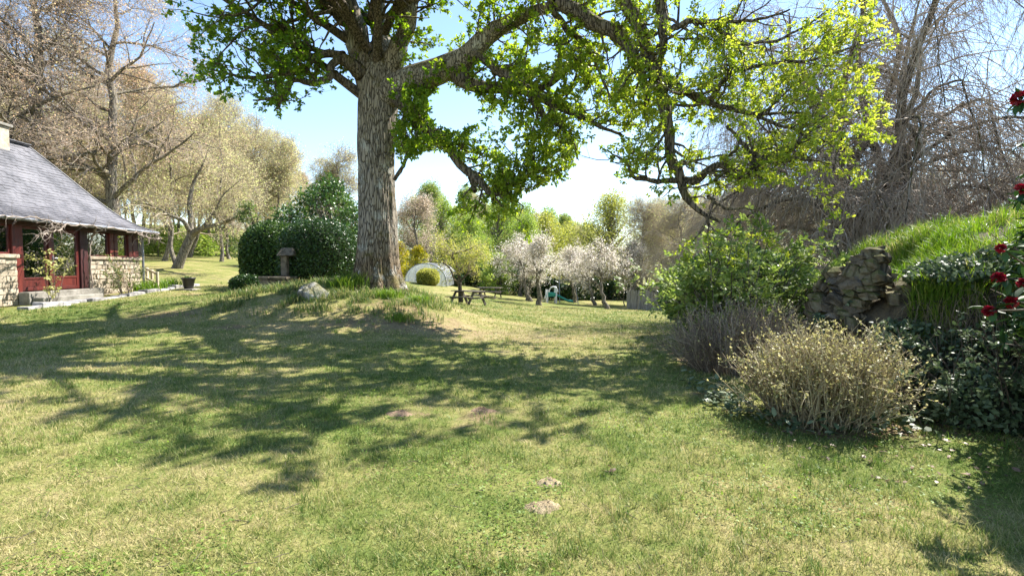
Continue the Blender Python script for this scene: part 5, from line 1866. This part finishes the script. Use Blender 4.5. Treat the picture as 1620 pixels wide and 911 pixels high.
# ivy over the wall and front
g = np.random.default_rng(630)
iv = thing('ivy', 'grey green ivy trailing over the stone wall end and bank front', 'ivy', (4.7, 6.6, h1(4.7, 6.6)))
n = 26000
ss = g.normal(size=n) * .6 + 3.35
ss = np.where(g.uniform(size=n) < .4, g.uniform(3, 9, n), ss)
ss = np.clip(ss, 2.6, 10)
si = np.interp(ss, slen, np.arange(NSb))
t_ = .05 + .75 * g.uniform(size=n)
b = bank_pt(si, t_)
den = fbm(ss * 1.3 + 3, b[:, 2] * 1.6 + t_, 3)
k = den > .43
b, si = b[k], si[k]
n = len(b)
nn_ = -inn[np.clip(si.astype(int), 0, NSb - 1)]
nv = np.concatenate([nn_, np.full((n, 1), .55)], 1)
b = b + nv * (g.uniform(.03, .16, n) + np.where(g.uniform(size=n) < .45, .14, 0))[:, None]
V, Fa = leaves(b, nrm(sph(n, g) + np.array([0, 0, -.7])), .062 * g.uniform(.5, 1.3, n), T_LEAF, up=nv, g=g, roll=.45)
organic('foliage', (V, Fa), M_IVY, iv, {'rnd': per_leaf(g.uniform(size=n), T_LEAF)}, False, kind='stuff')
S = np.stack([bank_pt(np.interp(g.uniform(3, 8, 40) + q_, slen, np.arange(NSb)), np.full(40, .05 + .1 * q_ * 4)) for q_ in np.linspace(0, .6, 8)], 1)
organic('stems', tubes(S + [-.03, -.03, .03], np.full((40, 8), .008), 4), M_TWIG, iv, kind='stuff')

# ------------------------------------------------------------------ pruned twiggy shrubs
def twig_bush(name, label, base, rx, ry, H, n_st, seed, stem, leaf, n_leaf, lsize, flare=.5, r=.0045, bias=(0, 0, 0)):
    g = np.random.default_rng(seed)
    t = thing(name, label, 'shrub', base)
    a = g.uniform(0, 2 * math.pi, n_st)
    q = np.sqrt(g.uniform(size=n_st))
    foot = np.stack([np.cos(a) * q * rx * .75, np.sin(a) * q * ry * .75, np.full(n_st, -.06)], -1)
    K = 7
    S = np.zeros((n_st, K, 3))
    S[:, 0] = foot
    d = nrm(np.stack([np.cos(a) * q * flare, np.sin(a) * q * flare, np.ones(n_st)], -1) + np.array(bias) + g.normal(size=(n_st, 3)) * .14)
    L_ = H * (1.02 - .22 * q ** 2) * g.uniform(.72, 1.08, n_st)
    for k in range(1, K):
        d = nrm(d + g.normal(size=d.shape) * .17 + np.array([0, 0, .05]))
        S[:, k] = S[:, k - 1] + d * (L_ / (K - 1))[:, None]
    R = np.linspace(r * 1.4, r * .7, K)[None] * g.uniform(.6, 1.5, (n_st, 1))
    B, RB, bi = grow(S, R, 7, .3, 1, .65, (H * .06, H * .26), 4, .24, (0, 0, .04), .75, .5, g=g, rmin=.0022)
    V1, F1 = tubes(S, R, 4)
    V2, F2 = tubes(B, RB, 3)
    rs = g.uniform(size=n_st)
    rv = np.concatenate([np.repeat(rs, K * 4), np.repeat(np.clip(rs[bi] + g.normal(size=len(B)) * .15, 0, 1), 4 * 3)])
    V, Fa = cat([(V1, F1), (V2, F2)])
    tag(link('stems', mesh_np('stems', V, Fa, {'rnd': rv}, stem), t), kind='stuff')
    m = len(B)
    ix = g.integers(0, m, n_leaf)
    tt_ = g.uniform(.3, 1, n_leaf) * 2.999
    i = tt_.astype(int)
    f = (tt_ - i)[:, None]
    cc = B[ix, i] * (1 - f) + B[ix, i + 1] * f
    V, Fa = leaves(cc, nrm(sph(n_leaf, g) + np.array([0, 0, .5])), lsize * g.uniform(.5, 1.3, n_leaf), T_LEAF, g=g, roll=.7)
    tag(link('foliage', mesh_np('foliage', V, Fa, {'rnd': per_leaf(g.uniform(size=n_leaf), T_LEAF)}, leaf, False), t), kind='stuff')
    return t


M_OLIVELEAF = m_leaf('olive_new_leaves', [(0, (.16, .17, .06)), (.6, (.34, .32, .14)), (1, (.55, .50, .26))], .4)
bx, by = 3.2, 5.2
twig_bush('pruned_shrub', 'rounded shrub of straw coloured upright twigs with tiny pale leaves before the bank', (bx, by, h1(bx, by)), 0.62, .50, 1.04, 500, 701, M_DRYSTEM, M_OLIVELEAF, 15000, .030, .40)
M_GREYSTEM = m_leaf('grey_stems', [(0, (.14, .10, .075)), (.6, (.30, .23, .17)), (1, (.42, .34, .25))], .1)
bx, by = 3.55, 7.7
twig_bush('pruned_shrub', 'smaller greyish bare twiggy shrub between the straw coloured one and the elder', (bx, by, h1(bx, by)), .95, .7, 1.15, 420, 702, M_GREYSTEM, M_OLIVELEAF, 5200, .032, .6, .005)

# elder: big light green shrub
g = np.random.default_rng(710)
ex, ey = 4.5, 10.0
el = thing('elder_bush', 'large fresh green elder bush left of the stone wall end', 'bush', (ex, ey, h1(ex, ey)))
n_st = 46
a = g.uniform(0, 2 * math.pi, n_st)
K = 9
S = np.zeros((n_st, K, 3))
S[:, 0] = np.stack([np.cos(a) * .5 * g.uniform(0, 1, n_st), np.sin(a) * .4 * g.uniform(0, 1, n_st), np.full(n_st, -.08)], -1)
sp_ = g.uniform(.1, 1.0, n_st)
d = nrm(np.stack([np.cos(a) * sp_ * .95, np.sin(a) * sp_ * .8, np.ones(n_st)], -1))
L_ = g.uniform(1.5, 2.75, n_st) * (1.05 - .12 * sp_)
for k in range(1, K):
    d = nrm(d + g.normal(size=d.shape) * .10 + np.array([0, 0, -.02]))
    S[:, k] = S[:, k - 1] + d * (L_ / (K - 1))[:, None]
R = np.linspace(.022, .006, K)[None] * g.uniform(.7, 1.4, (n_st, 1))
B, RB, _ = grow(S, R, 13, .2, 1, .8, (.25, .75), 6, .12, (0, 0, .02), .5, .4, g=g, rmin=.004)
link('stems', mesh_np('stems', *tubes(S, R, 6), None, M_GREYBARK), el)
tag(link('twigs', mesh_np('twigs', *tubes(B, RB, 3), None, M_TWIG), el), kind='stuff')
# compound leaves: a stalk with paired leaflets
m = 2900
ix = g.integers(0, len(B), m)
tq = g.uniform(.15, 1, m) * 4.999
i = tq.astype(int)
f = (tq - i)[:, None]
c0_ = B[ix, i] * (1 - f) + B[ix, i + 1] * f
out = c0_ - np.array([0, 0, 1.0])
d = nrm(nrm(out) * .5 + sph(m, g) * .8 + np.array([0, 0, .15]))
up = nrm(np.array([0, 0, 1.]) + g.normal(size=(m, 3)) * .4)
sd_ = nrm(np.cross(up, d))
pos, dr, sz, rv, ups = [], [], [], [], []
base_r = g.uniform(size=m)
len_ = g.uniform(.10, .19, m)
for tpos, side in ((.35, 1), (.35, -1), (.7, 1), (.7, -1), (1, 0)):
    pos.append(c0_ + d * (len_ * tpos)[:, None] + np.array([0, 0, -.03]) * tpos ** 2)
    dr.append(nrm(d * (.5 if side else 1) + sd_ * side))
    sz.append(len_ * .6)
    rv.append(np.clip(base_r * .8 + g.uniform(0, .2, m), 0, 1))
    ups.append(up)
pos, dr, sz, rv, ups = map(np.concatenate, (pos, dr, sz, rv, ups))
V, Fa = leaves(pos, dr, sz, T_LEAF, up=ups, g=g, roll=.25)
tag(link('foliage', mesh_np('foliage', V, Fa, {'rnd': per_leaf(rv, T_LEAF)}, M_ELDER, False), el), kind='stuff')
dk = clipped('evergreen_shrub', 'dark rounded evergreen hidden low behind the green elder bush', (5.6, 12.2, h1(5.6, 12.2) - .05), 1.9, 1.3, 2.2, 11000, M_CAMELLIA, .13, 711, 2.0, 'shrub')

# ------------------------------------------------------------------ weeping beech on the right
g = np.random.default_rng(720)
wx, wy = 11.6, 16.5
wb = thing('weeping_beech', 'large bare weeping beech with curtains of grey hanging twigs at right', 'tree', (wx, wy, h1(wx, wy)))
K = 20
main = []
z0 = 0
trunk = catmull([(0, 0, -.2, .42), (.05, 0, .8, .36), (.0, .1, 1.6, .33), (-.1, .0, 2.4, .26), (-.2, 0, 3.2, .18)], K)
stems_ = []
for k in range(8):
    a = k / 8 * 6.283 + g.normal() * .25
    R_ = g.uniform(1.0, 3.2)
    H_ = g.uniform(8.5, 13.0)
    w1, w2, w3 = g.normal(size=3) * .55
    dx, dy = math.cos(a), math.sin(a)
    stems_.append(catmull([(0, 0, 1.2, .2), (dx * .35, dy * .35, 2.4, .17), (dx * R_ * .45 + w1 * dy, dy * R_ * .45 - w1 * dx, H_ * .38, .14), (dx * R_ * .5 - w2 * dy, dy * R_ * .5 + w2 * dx, H_ * .58, .11),
                           (dx * R_ * .9 + w3 * dy, dy * R_ * .9 - w3 * dx, H_ * .8, .075), (dx * R_, dy * R_, H_, .025)], K))
stems_ = np.array(stems_)
arch_ = list(stems_)
for k in range(52):
    p_ = stems_[k % 8][int(K * g.uniform(.12, .95))]
    a = math.atan2(p_[1], p_[0]) + g.normal() * .8
    zz_ = p_[2]
    L_ = g.uniform(2.4, 5.6) * (1.2 - zz_ / 18)
    dx, dy = math.cos(a), math.sin(a)
    r0 = p_[3] * .62
    up_ = g.uniform(.5, 1.8)
    dr_ = g.uniform(1.2, 4.0) * min(1, zz_ / 5)
    w1, w2 = g.normal(size=2) * .4
    o3 = p_[:3]
    arch_.append(catmull([(*o3, r0), (*(o3 + [dx * L_ * .2 + w1 * dy, dy * L_ * .2 - w1 * dx, up_ * .5]), r0 * .8), (*(o3 + [dx * L_ * .5 - w2 * dy, dy * L_ * .5 + w2 * dx, up_]), r0 * .6),
                          (*(o3 + [dx * L_ * .8 + w1 * dy, dy * L_ * .8 - w1 * dx, up_ * .6]), r0 * .4), (*(o3[:2] + [dx * L_, dy * L_]), max(.9, zz_ - dr_ * .4), r0 * .25), (*(o3[:2] + [dx * (L_ + .3), dy * (L_ + .3)]), max(.4, zz_ - dr_), .012)], K))
A4 = np.array(arch_)
AP, AR = A4[..., :3], A4[..., 3]
AP = AP + (lambda w_: (w_ + np.roll(w_, 1, 1) + np.roll(w_, -1, 1)) / 3)(g.normal(size=AP.shape)) * .07
link('trunk', mesh_np('trunk', *tubes(trunk[None, :, :3], trunk[None, :, 3], 14), None, M_LIMB), wb)
for k in range(len(AP)):
    link('limb', mesh_np('limb', *tubes(AP[k:k + 1], AR[k:k + 1], 7), None, M_LIMB), wb)
nb_ = np.where(AP[:, :, 2].mean(1) < 4.5, 46, 29)
B, RB, _ = grow(AP, AR, nb_, .15, 1, .9, (.8, 2.6), 7, .18, (0, 0, -.10), .5, .3, .03, g=g, rmin=.010)
C, RC, _ = grow(B, RB, 8, .2, 1, .7, (.6, 1.9), 5, .17, (0, 0, -.38), .55, .4, g=g, rmin=.006)
D, RD, _ = grow(C, RC, 1, .2, 1, .6, (.3, .8), 3, .12, (0, 0, -.3), .6, .5, g=g, rmin=.0045)
def hfix(Q):
    w_ = np.stack([Q[..., 0] + wx, Q[..., 1] + wy], -1)
    return (Q[:, -1, 2] > .1)
C_ = hfix(C)
D_ = hfix(D)
V, Fa = cat([tubes(B, RB, 4), tubes(C[C_], RC[C_], 3), tubes(D[D_], RD[D_], 3)])
tag(link('twigs', mesh_np('twigs', V, Fa, None, M_WEEPTWIG), wb), kind='stuff')

# ------------------------------------------------------------------ rhododendron at the right edge
g = np.random.default_rng(730)
rx_, ry_ = 5.45, 4.6
rh = thing('rhododendron', 'dark rhododendron with deep red flowers leaning in at the right edge', 'shrub', (rx_, ry_, h1(rx_, ry_)))
K = 9
n_st = 84
a = g.uniform(0, 2 * math.pi, n_st)
S = np.zeros((n_st, K, 3))
S[:, 0] = np.stack([np.cos(a) * .15, np.sin(a) * .15, np.full(n_st, -.1)], -1)
sp_ = g.uniform(.1, 1.0, n_st)
d = nrm(np.stack([np.cos(a) * sp_ * .8, np.sin(a) * sp_ * .8, np.ones(n_st)], -1))
L_ = g.uniform(1.6, 3.1, n_st)
for k in range(1, K):
    d = nrm(d + g.normal(size=d.shape) * .12 + np.array([0, 0, .02]))
    S[:, k] = S[:, k - 1] + d * (L_ / (K - 1))[:, None]
R = np.linspace(.03, .007, K)[None].repeat(n_st, 0)
Sw = S + np.array([rx_, ry_, 0])
k = (Sw[..., 0] / Sw[..., 1]).min(1) > .985            # nothing reaches far out over the bank
S, R = S[k], R[k]
B, RB, _ = grow(S, R, 9, .3, 1, .8, (.25, .6), 5, .12, (0, 0, .05), .5, .5, g=g, rmin=.005)
link('stems', mesh_np('stems', *tubes(S, R, 6), None, M_TWIG), rh)
tag(link('twigs', mesh_np('twigs', *tubes(B, RB, 4), None, M_TWIG), rh), kind='stuff')
T_RH = (np.array([(0, 0, 0), (.2, .12, .03), (.5, .19, .05), (.8, .12, .02), (1, 0, -.05), (.8, -.12, .02), (.5, -.19, .05), (.2, -.12, .03), (.5, 0, .0), (.2, 0, 0), (.8, 0, -.02)], float),
        np.array([(0, 1, 9), (0, 9, 7), (1, 2, 8), (1, 8, 9), (9, 8, 6), (9, 6, 7), (2, 3, 10), (2, 10, 8), (8, 10, 5), (8, 5, 6), (3, 4, 10), (10, 4, 5)]))
me_l = [mesh_np('leaf', T_RH[0] * [1, 1, s_], T_RH[1], {'rnd': np.full(11, r_)}, M_RHODOLEAF) for s_, r_ in ((1, .1), (2.2, .5), (-1, .9), (1.5, .3))]
B = B[((B[..., 0] + rx_) / (B[..., 1] + ry_)).min(1) > .965]
ends = np.concatenate([B[:, -1], S[:, -1]])
edir = np.concatenate([nrm(B[:, -1] - B[:, -2]), nrm(S[:, -1] - S[:, -2])])
vis = (ends[:, 0] + rx_) / (ends[:, 1] + ry_) < 1.08
cand = np.where(vis)[0]
order = cand[np.argsort(((ends[cand, 0] + rx_) / (ends[cand, 1] + ry_)))]
nl_ = 0
done = set()
for ei in order:
    if nl_ > 285:
        break
    done.add(int(ei))
    m = int(g.integers(5, 8))
    e0, ed = ends[ei], edir[ei]
    s1 = nrm(np.cross(ed, np.array([.3, .2, 1.])))
    s2 = np.cross(ed, s1)
    for k in range(m):
        aa_ = k / m * 6.283 + g.normal() * .2
        ld = nrm(ed * g.uniform(-.1, .5) + (s1 * math.cos(aa_) + s2 * math.sin(aa_)) + np.array([0, 0, -.25]))
        yv = nrm(np.cross(np.array([0, 0, 1.]) + ed * .5, ld))
        zv = np.cross(ld, yv)
        sz_ = g.uniform(.09, .15)
        M4 = Matrix(((ld[0] * sz_, yv[0] * sz_, zv[0] * sz_, e0[0]), (ld[1] * sz_, yv[1] * sz_, zv[1] * sz_, e0[1]), (ld[2] * sz_, yv[2] * sz_, zv[2] * sz_, e0[2]), (0, 0, 0, 1)))
        o = bpy.data.objects.new('leaf', me_l[int(g.integers(0, 4))])
        COL.objects.link(o)
        o.parent = rh
        o.matrix_local = M4
        nl_ += 1
rest = np.array([i for i in range(len(ends)) if i not in done and (ends[i, 0] + rx_) / (ends[i, 1] + ry_) > 1.05])
m = 9
cc = np.repeat(ends[rest], m, 0) + g.normal(size=(len(rest) * 9, 3)) * .10
ld = nrm(np.repeat(edir[rest], m, 0) * .3 + sph(len(cc), g) + np.array([0, 0, -.2]))
V, Fa = leaves(cc, ld, g.uniform(.09, .15, len(cc)), T_RH, g=g, roll=.4)
tag(link('foliage', mesh_np('foliage', V, Fa, {'rnd': per_leaf(g.uniform(size=len(cc)), T_RH)}, M_RHODOLEAF), rh), kind='stuff')


def flower(c, size, parent):
    pv, pf = [], []
    nfl = 11
    for j in range(nfl):
        fd_ = nrm(sph(1, g)[0] + np.array([-.35, -.5, .35]))
        s1 = nrm(np.cross(fd_, np.array([.2, .3, 1.])))
        s2 = np.cross(fd_, s1)
        for k in range(5):
            a_ = k / 5 * 6.283
            o_ = s1 * math.cos(a_) + s2 * math.sin(a_)
            sdv = np.cross(fd_, o_)
            c_ = fd_ * size * .35
            V = np.array([c_ * .6, c_ + o_ * size * .22 + sdv * size * .16 + fd_ * size * .15, c_ + o_ * size * .42 + fd_ * size * .18, c_ + o_ * size * .22 - sdv * size * .16 + fd_ * size * .15])
            pv.append(V)
            pf.append(np.array([(0, 1, 2), (0, 2, 3)]))
    V, Fa = cat(list(zip(pv, pf)))
    o = link('flower', mesh_np('flower', V, Fa, {'rnd': np.repeat(g.uniform(size=len(V) // 4), 4)}, M_RED, False), parent)
    o.location = Vector(c) - parent.location
    return o


for px, py, Y, s_ in ((1612, 156, 3.5, .10), (1580, 440, 3.4, .085), (1600, 478, 3.4, .085), (1565, 492, 3.45, .08), (1583, 393, 3.6, .07), (1618, 448, 3.3, .07), (1614, 300, 3.4, .08), (1640, 380, 3.3, .09), (1660, 250, 3.5, .1)):
    c = P(px, py, Y)
    flower(c, s_ * .8, rh)
    # flowering shoot from the nearest stem
    k = np.argmin(np.linalg.norm(S.reshape(-1, 3) + np.array(rh.location) - c - [.1, .1, -.3], axis=1))
    a0 = S.reshape(-1, 3)[k]
    e_ = c - np.array(rh.location)
    sh_ = catmull([a0, (a0 + e_) / 2 + [0, 0, -.06], e_], 8)
    link('shoot', mesh_np('shoot', *tubes(sh_[None], np.linspace(.010, .006, 8)[None], 5), None, M_TWIG), rh)
    ld = nrm(sph(9, g) + np.array([-.1, -.2, -.3]))
    for j in range(7):
        yv = nrm(np.cross(np.array([0, 0, 1.]), ld[j]))
        zv = np.cross(ld[j], yv)
        sz_ = g.uniform(.09, .14)
        o = bpy.data.objects.new('leaf', me_l[j % 4])
        COL.objects.link(o)
        o.parent = rh
        e2 = e_ - nrm(e_ - a0) * .03
        o.matrix_local = Matrix(((ld[j][0] * sz_, yv[0] * sz_, zv[0] * sz_, e2[0]), (ld[j][1] * sz_, yv[1] * sz_, zv[1] * sz_, e2[1]), (ld[j][2] * sz_, yv[2] * sz_, zv[2] * sz_, e2[2]), (0, 0, 0, 1)))

clipped('shade_caster_shrub', 'unseen dark evergreen shrub on the bank outside the right edge, added to cast shade', (10.2, 7.0, h1(10.2, 7.0) + .2), 1.45, 1.3, 4.6, 9000, M_MIDLEAF, .15, 735, 2.2, 'shrub')  # unseen shrub added to throw shade over the foot of the bank

clipped('ivy_shrub', 'low dark leafy shrub in the shade at the foot of the bank', (4.75, 4.95, h1(4.75, 4.95) - .05), .55, .38, .62, 3600, M_IVY, .06, 736, 1.9, 'shrub')
clipped('ivy_shrub', 'dark leafy shrub low at the right edge under the rhododendron', (5.6, 4.6, h1(5.6, 4.6) - .05), .7, .5, .8, 4600, M_IVY, .06, 737, 1.9, 'shrub')

for k, (x_, y_, H_, lb) in enumerate(((4.35, 5.15, 1.0, 'straggling dark bramble between the straw coloured shrub and the bank'), (4.95, 4.95, 1.1, 'straggling dark bramble rising before the shaded bank front'), (5.35, 4.75, 1.15, 'straggling dark bramble under the red flowers'))):
    bushlet('bramble', lb, 'bramble', (x_, y_, h1(x_, y_)), 22, H_, .75, 1300, .055, M_IVY, M_TWIG, 760 + k, foot=.28)
clipped('shade_caster_bush', 'unseen broad evergreen bush outside the right of the picture, added to cast shade', (5.25, 3.65, h1(5.25, 3.65) - .05), 1.08, .95, 3.1, 9000, M_MIDLEAF, .12, 738, 2.1)  # off-frame bush added to widen the shade on the lawn at lower right

# ------------------------------------------------------------------ ground cover
g = np.random.default_rng(740)
n = 5200
gx_ = g.uniform(2.3, 7.5, n)
gy_ = g.uniform(4.3, 6.0, n) + np.where(gx_ < 4, g.uniform(0, 1.2, n), 0)
line = np.interp(gx_, BK[:, 0], BK[:, 1])
k = (gy_ < np.interp(gx_, [2.3, 3, 4, 5, 7.5], [7.2, 6.8, 6.3, 5.9, 5.4])) & (gy_ > np.interp(gx_, [2.3, 2.6, 3.2, 4.5, 7.5], [5.2, 4.75, 4.5, 4.35, 4.0])) & (fbm(gx_ * 2, gy_ * 2, 3) > .42)
gx_, gy_ = gx_[k], gy_[k]
n = len(gx_)
b = np.stack([gx_, gy_, hgt(gx_, gy_) + g.uniform(.02, .22, n) ** 1.2], -1)
V, Fa = leaves(b, nrm(sph(n, g) * [1, 1, .4] + [0, 0, .1]), .085 * g.uniform(.5, 1.4, n), T_LEAF, g=g, roll=.35)
o = link('ground_cover', mesh_np('ground_cover', V, Fa, {'rnd': per_leaf(g.uniform(size=n), T_LEAF)}, M_IVY, False))
tag(o, 'dark creeping leaves on the shaded soil at the foot of the bank', 'ground cover', kind='stuff')
# long grass and weeds on the mound
n = 17000
wx_ = MX + g.normal(size=n) * 1.9 - .4
wy_ = MY - 1.3 + g.normal(size=n) * 1.0
n2 = 7000
wx_ = np.concatenate([wx_, g.uniform(-7.8, -3.8, n2)])
wy_ = np.concatenate([wy_, g.uniform(12.2, 15.2, n2)])
den = fbm(wx_ * 2.6 + 2, wy_ * 2.6, 4)
k = (den > .50) & (np.hypot(wx_ - wq[0] - .2, wy_ - wq[1] + .3) > 1.0) & (wy_ > 11.7) & (wx_ > -8) & (wx_ < -1.7) & (np.hypot(wx_ - tb[0], wy_ - tb[1]) > .85)
wx_, wy_, den = wx_[k], wy_[k], den[k]
n = len(wx_)
b = np.stack([wx_, wy_, hgt(wx_, wy_) - .01], -1)
V, Fa = blades2(b, g.uniform(.05, .30, n) * (den * 1.6), g.uniform(.010, .02, n), g.uniform(.2, .9, n), g)
o = link('mound_grass', mesh_np('mound_grass', V, Fa, {'rnd': g.uniform(0, 1, n).repeat(5)}, M_WEED, False))
tag(o, 'rough long grass and weeds on the mound round the oak', 'grass', kind='stuff')
for k, (px, Y, hs_, lb) in enumerate(((562, 14.3, .55, 'tall green grass tuft against the left foot of the oak'), (538, 14.0, .5, 'tall green grass tuft beside the boulder'), (612, 13.7, .32, 'leafy green tuft in front of the oak trunk'), (630, 12.2, .25, 'dark green tuft low on the bare front of the mound'),
                                      (660, 14.0, .3, 'grass tuft on the right shoulder of the mound'))):
    q_ = GX(px, Y)
    tf = thing('grass_tuft', lb, 'grass', q_)
    m = 420
    b = np.stack([g.normal(size=m) * .17, g.normal(size=m) * .13, np.full(m, -.03)], -1)
    part('blades', blades2(b, hs_ * g.uniform(.5, 1.1, m), g.uniform(.010, .018, m), g.uniform(.2, .8, m), g), M_GRASS, tf, False, 0, {'rnd': g.uniform(0, .8, m).repeat(5)})['kind'] = 'stuff'

# taller untidy tufts
n = 2600
wy_ = 2.2 * (16 / 2.2) ** g.uniform(size=n)
wx_ = g.uniform(-1.1, 1.0, n) * wy_
k = (fbm(wx_ * .9 + 19, wy_ * .9 + 3, 4) > .50) & ~in_bank(wx_, wy_)
wx_, wy_ = wx_[k], wy_[k]
b = np.repeat(np.stack([wx_, wy_], -1), 16, 0) + g.normal(size=(len(wx_) * 16, 2)) * .03
n = len(b)
b = np.concatenate([b, hgt(b[:, 0], b[:, 1])[:, None] - .005], 1)
V, Fa = blades2(b, g.uniform(.05, .115, n), g.uniform(.003, .006, n) * np.maximum(1, b[:, 1] / 4.5), g.uniform(.2, 1.2, n), g)
tag(link('grass_tufts', mesh_np('grass_tufts', V, Fa, {'rnd': np.repeat(np.clip(np.repeat(g.uniform(0, .8, n // 16), 16) + g.normal(size=n) * .1, 0, 1), 5), 'dry': np.repeat(dry_at(b[:, 0], b[:, 1]) - .03, 5)}, M_BLADE, False)), 'longer untidy tufts standing above the mown lawn', 'grass', kind='stuff')
# clover and broad weeds in the greener lawn
n = 26000
q = g.uniform(size=n)
wy_ = 2.3 * (9 / 2.3) ** q
wx_ = g.uniform(-1.1, 1.0, n) * wy_
k = (fbm(wx_ * 1.2 + 9, wy_ * 1.2 + 3, 4) - dry_at(wx_, wy_) * 1.2 > .55) & ~in_bank(wx_, wy_)
wx_, wy_ = wx_[k], wy_[k]
n = len(wx_)
b = np.stack([wx_, wy_, hgt(wx_, wy_) + g.uniform(.012, .04, n)], -1)
V, Fa = leaves(b, sph(n, g) * [1, 1, .25] + [0, 0, .1], g.uniform(.012, .03, n), T_LEAF, g=g, roll=.35)
tag(link('clover', mesh_np('clover', V, Fa, {'rnd': per_leaf(g.uniform(0, .6, n), T_LEAF)}, M_SPRING, False)), 'small clover and broad leaved weeds growing in patches in the lawn', 'clover', kind='stuff')
n = 260
wy_ = 2.4 * (11 / 2.4) ** g.uniform(size=n)
wx_ = g.uniform(-1.1, .75, n) * wy_
a_ = g.uniform(0, 6.283, n)
L_ = g.uniform(.03, .10, n)
s0 = np.stack([wx_, wy_, hgt(wx_, wy_) + .03], -1)
dv = np.stack([np.cos(a_), np.sin(a_), g.normal(size=n) * .15], -1) * L_[:, None]
V, Fa = tubes(np.stack([s0, s0 + dv * .5 + g.normal(size=(n, 3)) * .004, s0 + dv], 1), np.full((n, 3), .0022), 4)
tag(link('fallen_twigs', mesh_np('fallen_twigs', V, Fa, None, M_TWIG)), 'small fallen twigs scattered on the lawn under the oak', 'twigs', kind='stuff')

# molehills and odd leaves
M_EARTH = m_plain('brown_soil', (.13, .085, .055), (.27, .19, .125), 14, .98, .8)


def molehill(px, py, r, hh_, label, seed, mat=None):
    g = np.random.default_rng(seed)
    q_ = G(px, py)
    nr, na_ = 9, 26
    V = [(0, 0, hh_)]
    Fa = []
    for i in range(1, nr):
        f = i / (nr - 1)
        for j in range(na_):
            a_ = j / na_ * 6.283
            rr_ = r * f * (1 + .35 * (fbm(np.array([math.cos(a_) * 1.3 + seed]), np.array([math.sin(a_) * 1.3 + 4]), 3)[0] - .5) * 2)
            V.append((rr_ * math.cos(a_) * 1.25, rr_ * math.sin(a_), hh_ * (1 - f ** 1.5) * (1 + g.normal() * .3) - .014 * f))
    V = np.array(V)
    V[:, 2] += hgt(V[:, 0] + q_[0], V[:, 1] + q_[1]) - q_[2]
    tri = [(0, 1 + j, 1 + (j + 1) % na_) for j in range(na_)]
    quad = [(1 + i * na_ + j, 1 + (i + 1) * na_ + j, 1 + (i + 1) * na_ + (j + 1) % na_, 1 + i * na_ + (j + 1) % na_) for i in range(nr - 2) for j in range(na_)]
    o = link('molehill', mesh_np('molehill', V, [np.array(tri), np.array(quad)], None, mat or M_SOIL), None, q_)
    tag(o, label, 'molehill', 'molehills on the lawn')


molehill(868, 767, .105, .035, 'pale sandy molehill on the sunny lawn, the farther of two', 1)
molehill(860, 806, .12, .035, 'pale sandy molehill on the sunny lawn, the nearest one', 2)
molehill(632, 656, .14, .035, 'brown molehill in the tree shade left of centre', 3, M_EARTH)
molehill(762, 651, .13, .035, 'brown molehill at the edge of the tree shade near centre', 4, M_EARTH)
V, Fa = leaves(np.array([[0, 0, 0.], [.05, .02, .01], [-.04, .03, 0]]), np.array([[1, .3, .3], [-.5, 1, .2], [.3, -1, .4]], float), .075, T_OAK, g=g)
tag(link('dead_leaf', mesh_np('dead_leaf', V, Fa, {'rnd': np.full(len(V), .2)}, M_DEADLEAF, False), None, tuple(G(962, 752) + [0, 0, .02])), 'dark curled dead leaf lying on the sunny lawn right of the molehills', 'leaf')
n = 700
lx = g.uniform(2.3, 7, n)
ly = g.uniform(3.6, 6.4, n)
k = ly < np.interp(lx, [2.3, 4, 7], [7, 6.3, 5.4])
lx, ly = lx[k], ly[k]
n = len(lx)
V, Fa = leaves(np.stack([lx, ly, hgt(lx, ly) + .02], -1), sph(n, g) * [1, 1, .3], g.uniform(.03, .07, n), T_LEAF, g=g, roll=.4)
tag(link('leaf_litter', mesh_np('leaf_litter', V, Fa, {'rnd': per_leaf(g.uniform(size=n), T_LEAF)}, M_DEADLEAF, False)), 'scattered brown dead leaves under the shrubs and bank', 'leaves', kind='stuff')
